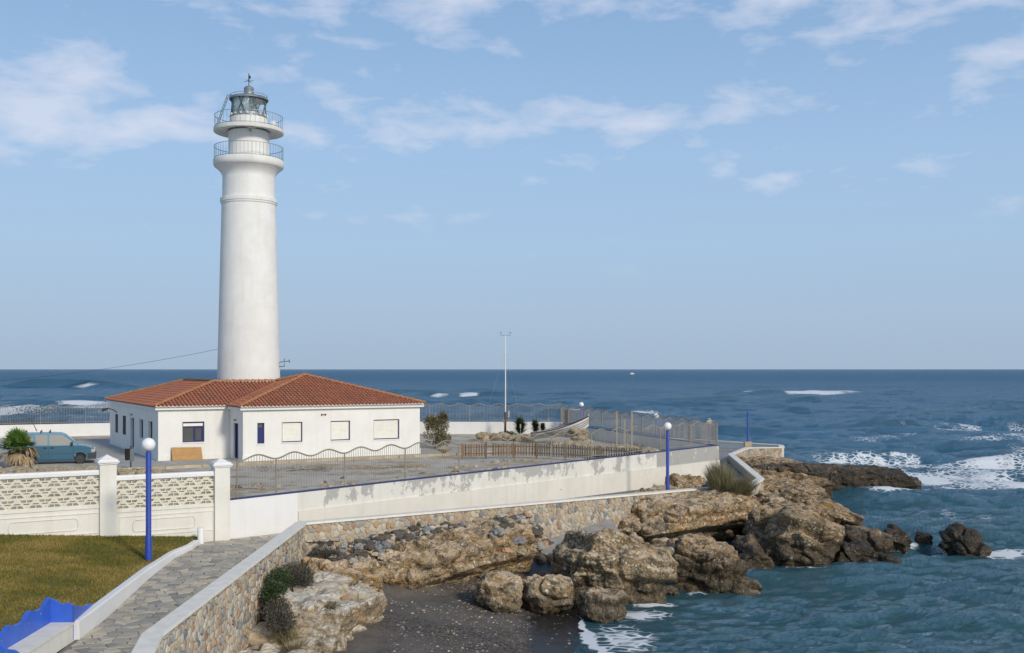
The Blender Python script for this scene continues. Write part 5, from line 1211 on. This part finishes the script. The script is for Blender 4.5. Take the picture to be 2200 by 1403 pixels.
def bush(name, label, loc, clumps, n, size, mat, seed, up=.2, cat='bush', stems=6, flowers=0):
    if loc[1] < 40: loc = (loc[0], loc[1], max(loc[2] - .4, drop(loc[0], loc[1])))
    t = thing(name, label, cat, loc); V, F = leaves(n, None, size, seed, up, clumps); m2 = [M[mat]] if not flowers else [M[mat], M['flower']]
    g = random.Random(seed); mi = None
    if flowers: top = np.array([V[f[0]][2] for f in F]); mi = ((top > np.percentile(top, 62)) & (np.random.RandomState(seed).random_sample(len(F)) < flowers)).astype(int)
    np_mesh('foliage', V, F, m2, t, False, mi)
    m_ = MB()
    for k in range(stems):
        c = clumps[k % len(clumps)]; e = Vector(c[:3]) + Vector((g.uniform(-.4, .4) * c[3], g.uniform(-.4, .4) * c[4], .3 * c[5])); m_.tube([(g.uniform(-.05, .05), g.uniform(-.05, .05), -.15), e * .5, e], [.02, .014, .006], 5)
    m_.build('stems', M['trunk'], t); return t
def broom(name, label, loc, n, h, spread, mat, seed, lean=(0, 0), w=.012, cat='bush'):
    loc = (loc[0], loc[1], drop(loc[0], loc[1])) if loc[1] < 60 else loc; t = thing(name, label, cat, loc); g = np.random.RandomState(seed)
    a = g.uniform(0, 2 * np.pi, n); r = spread * np.sqrt(g.random_sample(n)); hh = h * g.uniform(.28, 1.1, n) * (1 - .35 * (r / spread) ** 2)
    B = np.stack([.35 * r * np.cos(a), .35 * r * np.sin(a), np.zeros(n) - .1], 1); T = np.stack([r * np.cos(a) + lean[0] * hh + g.normal(0, .06, n), r * np.sin(a) + lean[1] * hh + g.normal(0, .06, n), hh], 1)
    Mi = B * .45 + T * .55 + np.stack([g.normal(0, .04, n), g.normal(0, .04, n), .1 * hh], 1)
    s = np.stack([np.cos(a + 1.57 + g.normal(0, .8, n)), np.sin(a + 1.57 + g.normal(0, .8, n)), np.zeros(n)], 1) * w
    V = np.stack([B - s, B + s, Mi + s, Mi - s, T], 1).reshape(-1, 3); i = np.arange(n)[:, None] * 5
    F4 = i + np.array([[0, 1, 2, 3]]); F3 = i + np.array([[3, 2, 4, 4]])
    me = bpy.data.meshes.new('blades'); me.from_pydata([tuple(v) for v in V], [], [tuple(f) for f in F4] + [tuple(f[:3]) for f in F3]); me.materials.append(M[mat]); link('blades', me, t)
    m_ = MB(); m_.lathe([(spread * .4, -.15), (spread * .32, .05), (spread * .1, .12), (0, .13)], 10); m_.build('root_clump', M['trunk'], t); return t
broom('dry_shrub', 'tall dry olive shrub hanging over the stone wall coping', (10.9, 53.9, -1.35), 2200, 1.8, 1.0, 'straw_olive', 5, (-.15, -.05), .010)
broom('dry_shrub', 'lower part of dry olive shrub spilling down onto the rock ledge', (11.5, 53.0, -1.6), 1500, 1.2, .95, 'straw_olive', 6, (.2, -.45), .010)
# on the pale outcrop, down the wall's foot
bush('flowering_bush', 'small green bush with yellow flowers against the near stone wall', (-7.0, 33.3, -1.25), [(0, 0, .12, .28, .3, .16), (.25, .2, .1, .2, .2, .12)], 900, (.06, .018), 'leaf', 3, .4, flowers=.55)
bush('green_bush', 'dark green mat of leaves left of the pale rock top', (-6.75, 34.9, -1.25), [(0, 0, .1, .32, .4, .14), (.5, .1, .05, .3, .25, .1)], 900, (.07, .02), 'leaf', 4, .4)
bush('green_bush', 'green succulent cushion with a few yellow flowers on the pale rock', (-6.1, 34.2, -1.28), [(0, 0, .06, .34, .22, .1), (.7, .0, .04, .34, .16, .08)], 800, (.06, .02), 'leaf', 9, .5, flowers=.12)
bush('grey_bush', 'dry grey brown round bush on the pale rock beside the stone wall', (-6.7, 32.2, -1.35), [(0, 0, .22, .55, .65, .36), (.2, -.4, .12, .45, .5, .28)], 4200, (.09, .016), 'leaf_grey', 5, .3)
bush('green_bush', 'green trailing bush between the stone wall and the pale rock', (-6.95, 31.0, -1.55), [(0, 0, .2, .36, .7, .36), (.05, -.8, .0, .34, .6, .34)], 3200, (.075, .018), 'leaf', 6, .2)
bush('grey_bush', 'dry brown bush low down between the stone wall and the pale rock', (-6.7, 29.7, -2.0), [(0, 0, .2, .42, .5, .34), (.25, -.6, .05, .4, .5, .32)], 3000, (.09, .016), 'leaf_grey', 7, .3)
broom('grass_tuft', 'tuft of dry straw grass at the foot of the pale rock', (-6.35, 29.3, -2.45), 300, .55, .6, 'straw_olive', 8, (.2, -.3), .006, 'grass tuft')
broom('grass_tuft', 'second tuft of dry grass lower at the picture\'s bottom edge', (-6.0, 28.6, -2.6), 260, .5, .6, 'straw_olive', 9, (.2, -.3), .006, 'grass tuft')
bush('grey_bush', 'dead brown bush in the corner where the stone walls meet', (-6.7, 36.7, -1.15), [(0, 0, .2, .4, .4, .3), (.4, .1, .1, .3, .3, .22)], 1800, (.08, .014), 'leaf_grey', 10, .3)
bush('green_bush', 'small dark bush on the front face of the pale rock', (-5.15, 29.9, -2.05), [(0, 0, 0, .25, .25, .2)], 600, (.06, .014), 'leaf_olive', 11, .3)
bush('oleander_bush', 'dark evergreen bush at the right end of the house', (-5.3, 72.2, 0), [(0, 0, 1.0, .85, .8, .8), (.3, .1, 1.6, .65, .6, .6), (.55, -.2, .6, .55, .6, .5), (-.3, 0, 1.8, .45, .5, .45), (.5, .1, 2.1, .3, .3, .35)], 2600, (.22, .035), 'leaf_olive', 12, .35, stems=8)
bush('weeds', 'low weeds in the rubble near the house kerb', (-13.2, 56.0, 0), [(0, 0, .12, .9, .5, .2), (1.5, .5, .1, .7, .5, .16), (3, .2, .1, .6, .6, .12)], 700, (.10, .015), 'leaf_olive', 13, .5)
bush('weeds', 'brown weeds behind the near railing in the middle of the yard', (-8.0, 57.2, 0), [(0, 0, .1, 1.4, .5, .1), (2.4, 1.0, .08, 1.2, .5, .08)], 1300, (.10, .015), 'dry_tan', 14, .5)
def agave(label, loc, n, L, seed):
    t = thing('yucca_plant', label, 'plant', loc); g = random.Random(seed); m_ = MB()
    for k in range(n):
        a = g.uniform(0, 6.28); e = R(g.uniform(5, 82)); d = Vector((math.cos(a) * math.cos(e), math.sin(a) * math.cos(e), math.sin(e))); s = d.cross(Vector((0, 0, 1))).normalized() * .05; b = Vector((0, 0, .15 + .75 * L * k / n)); l = L * g.uniform(.65, 1.0)
        m_.add([b - s, b + s, b + d * l * .5 + s, b + d * l * .5 - s, b + d * l + Vector((0, 0, -.05))], [(0, 1, 2, 3), (3, 2, 4)])
    m_.build('leaves', M['leaf'], t); MB().tube([(0, 0, -.1), (0, 0, .3 + .5 * L)], .09, 7).build('stem', M['trunk'], t)
agave('large dark spiky yucca between the mast and the boat', (.68, 85, 0), 420, 1.05, 1)
agave('medium spiky yucca right of the large one by the white wall', (1.95, 86, .15), 240, .8, 2)
agave('smallest spiky yucca, rightmost of three by the white wall', (2.55, 86.3, .2), 160, .55, 3)
bush('ground_cover', 'dark low shrub at the foot of the mast', (-.35, 84.2, 0), [(0, 0, .2, .7, .5, .25)], 600, (.16, .03), 'leaf', 15, .4)
def fan_palm():
    t = thing('fan_palm', 'small fan palm with drooping dead fronds in front of the blue van', 'palm tree', (-27.75, 58.2, .0)); g = random.Random(3)
    pts = [(-.15, 0, -.1), (-.05, 0, .3), (.1, 0, .65), (.18, 0, .95)]; MB().tube(pts, [.27, .24, .2, .15], 12).build('trunk', M['trunk'], t, True)
    sc_ = MB()
    for k in range(70):
        q = g.random(); a = g.uniform(0, 6.28); p = Vector((lerp(-.1, .17, q), 0, q * .9)); r = lerp(.26, .17, q); d = Vector((math.cos(a), math.sin(a), 0)); s = Vector((-d.y, d.x, 0)) * .05
        sc_.add([p + d * r - s, p + d * r + s, p + d * (r + .09) + Vector((0, 0, .14))], [(0, 1, 2)])
    sc_.build('leaf_bases', M['dry_tan'], t)
    for k in range(44):
        dead = k >= 28; a = g.uniform(0, 6.28); e = R(g.uniform(8, 86)) if not dead else R(g.uniform(-35, 18)); st = g.uniform(.35, .62) if not dead else g.uniform(.3, .6); c = Vector((.2, 0, 1.0 if not dead else .95))
        d = Vector((math.cos(a) * math.cos(e), math.sin(a) * math.cos(e), math.sin(e))); h = c + d * st; m_ = MB(); m_.tube([c, h], .014, 4)
        s = d.cross(Vector((0, 0, 1))).normalized(); u = s.cross(d); nl = 20
        for j in range(nl):
            w = R(lerp(-95, 95, j / (nl - 1)) * (.55 if dead else 1)); ld = d * math.cos(w) + s * math.sin(w) ; L = g.uniform(.78, .98) * (1 - .25 * abs(math.sin(w))) * (g.uniform(.6, 1.1) if dead else 1); wd = s * math.cos(w) * .036 - d * math.sin(w) * .036
            tip = h + ld * L + Vector((0, 0, -.08 if not dead else -.5 * g.uniform(.6, 1.2))); mid = h + ld * L * .6 + u * .03 + Vector((0, 0, 0 if not dead else -.10)); m_.add([h, mid - wd, tip, mid + wd], [(0, 1, 2, 3)])
        m_.build('frond', M['leaf_palm'] if not dead else M['dry_tan'], t)
    MB().tube([(.42, -.25, -.05), (.44, -.25, 1.15)], .055, 6).build('stake', M['dry_tan'], t)
fan_palm()

# ------------------------------------------------------------------ blue van
def van():
    t = thing('parked_van', 'metallic blue compact van with roof bars parked left of the house', 'van', (-28.55, 60.2, .0), R(21))
    paint, tt, b = newmat('van_paint'); b.inputs['Base Color'].default_value = (.06, .165, .235, 1); b.inputs['Metallic'].default_value = .35; b.inputs['Roughness'].default_value = .32; b.inputs['Coat Weight'].default_value = .5
    plastic = col_mat('van_plastic', (.035, .038, .042), .6)
    W, BZ, TZ = .85, 1.07, 1.80; hw = lambda z: W if z <= BZ else W - (z - BZ) / (TZ - BZ) * .17
    def arch(xc, r=.36, n=9): return [(xc - r * math.cos(math.pi * k / n), .30 + max(.0, r * math.sin(math.pi * k / n))) for k in range(n + 1)]
    low = [(.0, .30)] + arch(.72) + arch(3.36) + [(4.12, .30), (4.16, .52), (4.13, .74), (4.02, .90), (3.62, 1.03), (3.28, BZ), (.02, BZ)]
    up = [(.02, BZ), (3.28, BZ), (3.08, 1.22), (2.52, 1.70), (2.30, 1.78), (1.9, TZ), (.42, TZ), (.16, 1.72), (.08, 1.5)]
    m_ = MB()
    for sgn in (-1, 1):
        for poly in (low, up):
            v = [(x, sgn * hw(z), z) for x, z in poly]; f = tuple(range(len(poly))); m_.add(v, [f if sgn < 0 else f[::-1]])
    ring = [(0, .30), (.0, .52), (.02, BZ), (.08, 1.5), (.16, 1.72), (.42, TZ), (1.9, TZ), (2.30, 1.78), (2.52, 1.70), (3.08, 1.22), (3.28, BZ), (3.62, 1.03), (4.02, .90), (4.13, .74), (4.16, .52), (4.12, .30)]
    for (x0, z0), (x1, z1) in zip(ring, ring[1:]): m_.add([(x0, -hw(z0), z0), (x0, hw(z0), z0), (x1, hw(z1), z1), (x1, -hw(z1), z1)], [(0, 1, 2, 3)])
    m_.box(.4, 3.9, -.8, .8, .28, .32); body = m_.build('body', paint, t)
    def pane(poly, name, mat, par, out=.006, th=.02):
        for sgn in (-1, 1):
            v = [(x, sgn * (hw(z) + out), z) for x, z in poly] + [(x, sgn * (hw(z) - th), z) for x, z in poly]; n = len(poly); f = [tuple(range(n))] + [(i, i + n, (i + 1) % n + n, (i + 1) % n) for i in range(n)]
            MB().add(v, f if sgn < 0 else [q[::-1] for q in f]).build(name, mat, par)
    pane([(1.72, 1.14), (2.0, 1.09), (2.98, 1.11), (3.0, 1.19), (2.72, 1.45), (2.44, 1.64), (2.2, 1.69), (1.72, 1.69)], 'window', M['van_glass'], t)
    pane([(.98, 1.13), (1.6, 1.13), (1.62, 1.16), (1.62, 1.67), (1.58, 1.70), (.98, 1.70)], 'window', M['van_glass'], t)
    pane([(.22, 1.16), (.85, 1.16), (.85, 1.68), (.3, 1.68)], 'window', M['van_glass'], t)
    for xs in (1.67, .92, 3.0):
        pane([(xs, .42), (xs + .014, .42), (xs + .014, 1.06), (xs, 1.06)], 'door_gap', M['bars_black'], t, .003)
    pane([(1.08, .62), (2.96, .62), (2.96, .70), (1.08, .70)], 'side_moulding', col_mat('van_trim', (.05, .10, .15), .6), t, .02)
    pane([(1.80, .92), (1.94, .92), (1.98, .955), (1.94, .99), (1.80, .99), (1.76, .955)], 'door_handle', M['bars_black'], t, .015); pane([(1.42, .92), (1.56, .92), (1.60, .955), (1.56, .99), (1.42, .99), (1.38, .955)], 'door_handle', M['bars_black'], t, .015)
    pane([(3.1, .865), (3.8, .865), (3.8, .875), (3.1, .875)], 'bonnet_gap', M['bars_black'], t, .003)
    # windscreen, bumpers, lights
    MB().add([(3.06, -.70, 1.245), (3.06, .70, 1.245), (2.55, .62, 1.685), (2.55, -.62, 1.685)], [(0, 1, 2, 3)]).build('windscreen', M['van_glass'], t, loc=(.012, 0, .012))
    MB().add([(.05, -.62, 1.14), (.05, .62, 1.14), (.13, .58, 1.66), (.13, -.58, 1.66)], [(3, 2, 1, 0)]).build('rear_window', M['van_glass'], t, loc=(-.012, 0, 0))
    m_ = MB(); m_.box(3.78, 4.22, -.865, .865, .27, .60); m_.build('front_bumper', plastic, t); m_ = MB(); m_.box(-.06, .3, -.865, .865, .27, .62); m_.build('rear_bumper', plastic, t)
    for sgn in (-1, 1):
        m_ = MB(); y0, y1 = sorted((sgn * .56, sgn * .862)); m_.box(3.96, 4.165, y0, y1, .66, .84); m_.build('headlight', col_mat('headlight_glass', (.4, .42, .42), .15), t)
        y0, y1 = sorted((sgn * .70, sgn * .862)); m_ = MB(); m_.box(-.012, .08, y0, y1, .75, 1.35); m_.build('tail_light', col_mat('tail_red', (.3, .02, .02), .25), t)
        m_ = MB(); y0, y1 = sorted((sgn * .83, sgn * 1.02)); m_.box(2.86, 2.98, y0, y1, 1.10, 1.27); m_.build('wing_mirror', M['bars_black'], t)
        for xc in (.72, 3.36):
            w = thing('wheel', None, None); w.parent = t; w.location = (xc, sgn * .74, .30)
            ty = MB(); ty.lathe([(.19, -.09), (.27, -.095), (.30, -.07), (.30, .07), (.27, .095), (.19, .09)], 26); ty.build('tyre', M['bars_black'], w, True, rot=(R(90), 0, 0))
            rm = MB(); rm.lathe([(0, -.07), (.08, -.085), (.12, -.07), (.195, -.08), (.195, .08), (.12, .07), (.08, .085), (0, .07)], 20); rm.build('rim', M['dark_metal'], w, True, rot=(R(90), 0, 0))
    for x in (.45, 1.25, 1.72):
        m_ = MB(); m_.tube([(x, -.68, 1.90), (x, .68, 1.90)], .022, 6)
        for sgn in (-1, 1): m_.tube([(x, sgn * .62, 1.79), (x, sgn * .62, 1.93)], .025, 6)
        m_.build('roof_bar', M['bars_black'], t)
    m_ = MB(); m_.tube([(1.0, .3, 1.88), (.7, .3, 2.55)], [.03, .008], 5); m_.build('aerial', M['dark_metal'], t)
van()

# ------------------------------------------------------------------ wooden picket fence
def pickets():
    t = thing('picket_fence', 'low curving brown wooden picket fence in the yard behind the railing', 'fence')
    P = [(-3.05, 63.4), (-1.6, 63.9), (.1, 64.2), (1.5, 64.0), (3.2, 62.9), (5.2, 61.4), (7.4, 59.9)]; P = [Vector(p) for p in P]
    mb_ = MB(); mb_.box(-.05, .05, -.012, .012, .18, .92); br = mb_.mesh('picket', M['timber']); gy = mb_.mesh('picket', M['timber_grey'])
    for k, p in enumerate(P): MB().box(-.055, .055, -.055, .055, -.1, 1.0).build('post', M['timber'] if k < 4 else M['timber_grey'], t, loc=(p.x, p.y, 0))
    for i, (a, b) in enumerate(zip(P, P[1:])):
        d = (b - a); L = d.length; an = math.atan2(d.y, d.x); n = int(L / .165); m = M['timber'] if i < 3 else M['timber_grey']
        for z in (.34, .74): MB().box(0, L, .013, .05, z - .04, z + .04).build('rail', m, t, loc=(a.x, a.y, 0), rot=(0, 0, an))
        for k in range(n):
            if i == 1 and k in (0, 1, ): continue
            p = a.lerp(b, (k + .5) / n); link('picket', br if i < 3 else gy, t, (p.x, p.y, rnd.uniform(-.015, .015)), (0, rnd.uniform(-.02, .02), an))
pickets()

# ------------------------------------------------------------------ the old boat
def boat():
    t = thing('rowing_boat', 'old white wooden boat with dark stripes propped bow-up on stones', 'boat', (1.45, 77.4, .25), R(-3)); t.rotation_euler = (0, R(-8), R(-3))
    L = 4.3; n = 26; white = pmat('boat_white', (.66, .65, .62), (.52, .50, .46), 3, .6, .2, 15); dark = col_mat('boat_dark', (.035, .03, .045), .6)
    def sec(s, v):  # s along 0 (stern) .. 1 (bow), v 0 keel .. 1 gunwale
        bw_ = .72 * (1 - max(0, (s - .35) / .65) ** 2.4) * (.78 + .22 * min(1, s / .3)); sh = .52 + .15 * (1 - s) * 0 + .62 * s ** 2.6; keel = .0 + .42 * max(0, (s - .72) / .28) ** 2
        y = bw_ * (v ** .55) + .012; z = keel + (sh - keel) * v; return L * s + .12 * v * s ** 4, y, z
    NB = 6
    for sg in (-1, 1):
        for k in range(NB):    # strakes, each lapping the next
            v0, v1 = k / NB, (k + 1) / NB; vs = []
            for i in range(n + 1):
                s = i / n
                for v, o in ((v0, .022), (v1, .004)): x, y, z = sec(s, max(v, .001)); vs.append((x, sg * (y + o), z))
            for i in range(n + 1):
                s = i / n
                for v, o in ((v0, -.01), (v1, -.02)): x, y, z = sec(s, max(v, .001)); vs.append((x, sg * max(0.0, y + o), z))
            q = 2 * (n + 1); f = [(2 * i, 2 * i + 2, 2 * i + 3, 2 * i + 1) for i in range(n)] + [(q + 2 * i, q + 2 * i + 1, q + 2 * i + 3, q + 2 * i + 2) for i in range(n)] + [(2 * i, q + 2 * i, q + 2 * i + 2, 2 * i + 2) for i in range(n)] + [(2 * i + 1, 2 * i + 3, q + 2 * i + 3, q + 2 * i + 1) for i in range(n)]
            MB().add(vs, f).build('strake', white, t)
        for v in (.36, .54, .72): MB().tube([(x, sg * (y + .012), z) for x, y, z in [sec(i / n, v) for i in range(n + 1)]], .027, 5).build('stripe', dark, t)
        MB().tube([(x, sg * (y + .01), z) for x, y, z in [sec(i / n, 1.0) for i in range(n + 1)]], .04, 6).build('gunwale', dark, t)
    a = sec(1, 0.02); b_ = sec(1, 1.0); MB().tube([(L * .8, 0, .0), (a[0], 0, a[2]), (b_[0] + .03, 0, b_[2] + .18)], .05, 6).build('stem_post', white, t)
    y = sec(0, 1)[1]; MB().add([(0, -y, .52), (0, y, .52), (0, y * .7, .18), (0, .02, 0), (0, -.02, 0), (0, -y * .7, .18)], [(0, 1, 2, 3, 4, 5)]).build('transom', white, t)
    for s in (.3, .58): x, y, z = sec(s, .72); MB().box(x - .12, x + .12, -y, y, z, z + .04).build('thwart', M['timber_grey'], t)
boat()
# weather mast
t = thing('weather_mast', 'slender white weather mast with instruments and guy wires in the yard', 'mast', ((1086 - 1100) / FPX * 86.5, 86.5, 0))
MB().tube([(0, 0, 1.7), (0, 0, 8.3)], [.055, .035], 8).build('pole', M['white_clean'], t)
mb = MB(); mb.tube([(-.03, 0, -.1), (0, 0, 1.95)], .10, 8); mb.build('wooden_post', M['trunk'], t)
MB().box(-.2, -.08, -.16, .02, 1.05, 1.35).build('instrument_box', M['grey_metal'], t); MB().tube([(.28, 0, 1.5), (.28, 0, 2.05)], .035, 6).build('rain_gauge', M['white_clean'], t); MB().tube([(.1, 0, 1.6), (.28, 0, 1.55)], .02, 5).build('bracket', M['grey_metal'], t)
mb = MB(); mb.tube([(-.42, 0, 8.3), (.42, 0, 8.3)], .018, 5); mb.tube([(-.38, 0, 8.3), (-.38, 0, 8.5)], .018, 5); mb.tube([(.38, 0, 8.3), (.38, 0, 8.5)], .018, 5); mb.add([(.25, 0, 8.5), (.5, 0, 8.5), (.5, 0, 8.56), (.25, 0, 8.54)], [(0, 1, 2, 3)]); mb.lathe([(0, 8.5), (.07, 8.5), (.07, 8.55), (0, 8.57)], 8, c=(-.38, 0)); mb.build('wind_sensor', M['grey_metal'], t)
for k, (dx, dy) in enumerate(((-1.7, -.5), (1.2, -.6), (.3, 1.2))): MB().tube([(0, 0, 6.9), (dx * 1.3, dy, 0)], .006, 4).build('guy_wire', M['grey_metal'], t)
t = thing('information_sign', 'slim marker post with a small tan plate before the large yucca', 'sign', (.67, 82.5, 0)); MB().tube([(0, 0, 0), (0, 0, 1.05)], .03, 6).build('post', M['grey_metal'], t); MB().box(-.05, .05, -.04, -.02, .85, 1.15).build('panel', M['kerb'], t)
# stone trough / planter in the yard
t = thing('stone_bowl', 'shallow cream bowl planter on a foot to the right of the house', 'planter', (-4.35, 66.5, 0)); mb = MB(); mb.lathe([(.12, 0), (.14, .2), (.42, .32), (.5, .46), (.44, .46), (.36, .36), (0, .34)], 20); mb.build('bowl', M['kerb'], t, True)
# a boat far out
t = thing('distant_boat', 'tiny white boat far out near the horizon', 'boat', ((1358 - 1100) / FPX * 1700, 1700, SEA)); mb = MB(); mb.add([(-3.2, -1, .3), (2.6, -1, .3), (3.8, 0, .4), (2.6, 1, .3), (-3.2, 1, .3), (-3.4, -1.2, 1.5), (3, -1.2, 1.6), (4.6, 0, 1.9), (3, 1.2, 1.6), (-3.4, 1.2, 1.5)], [(0, 1, 6, 5), (1, 2, 7, 6), (2, 3, 8, 7), (3, 4, 9, 8), (4, 0, 5, 9), (5, 6, 7, 8, 9)]); mb.build('hull', M['white_clean'], t); MB().box(-1.2, 1.2, -.8, .8, 1.55, 3.0).build('cabin', M['white_clean'], t)

build_sea()
print('tris', sum(len(o.data.polygons) for o in bpy.data.objects if o.type == 'MESH') * 2, 'objects', len(bpy.data.objects))
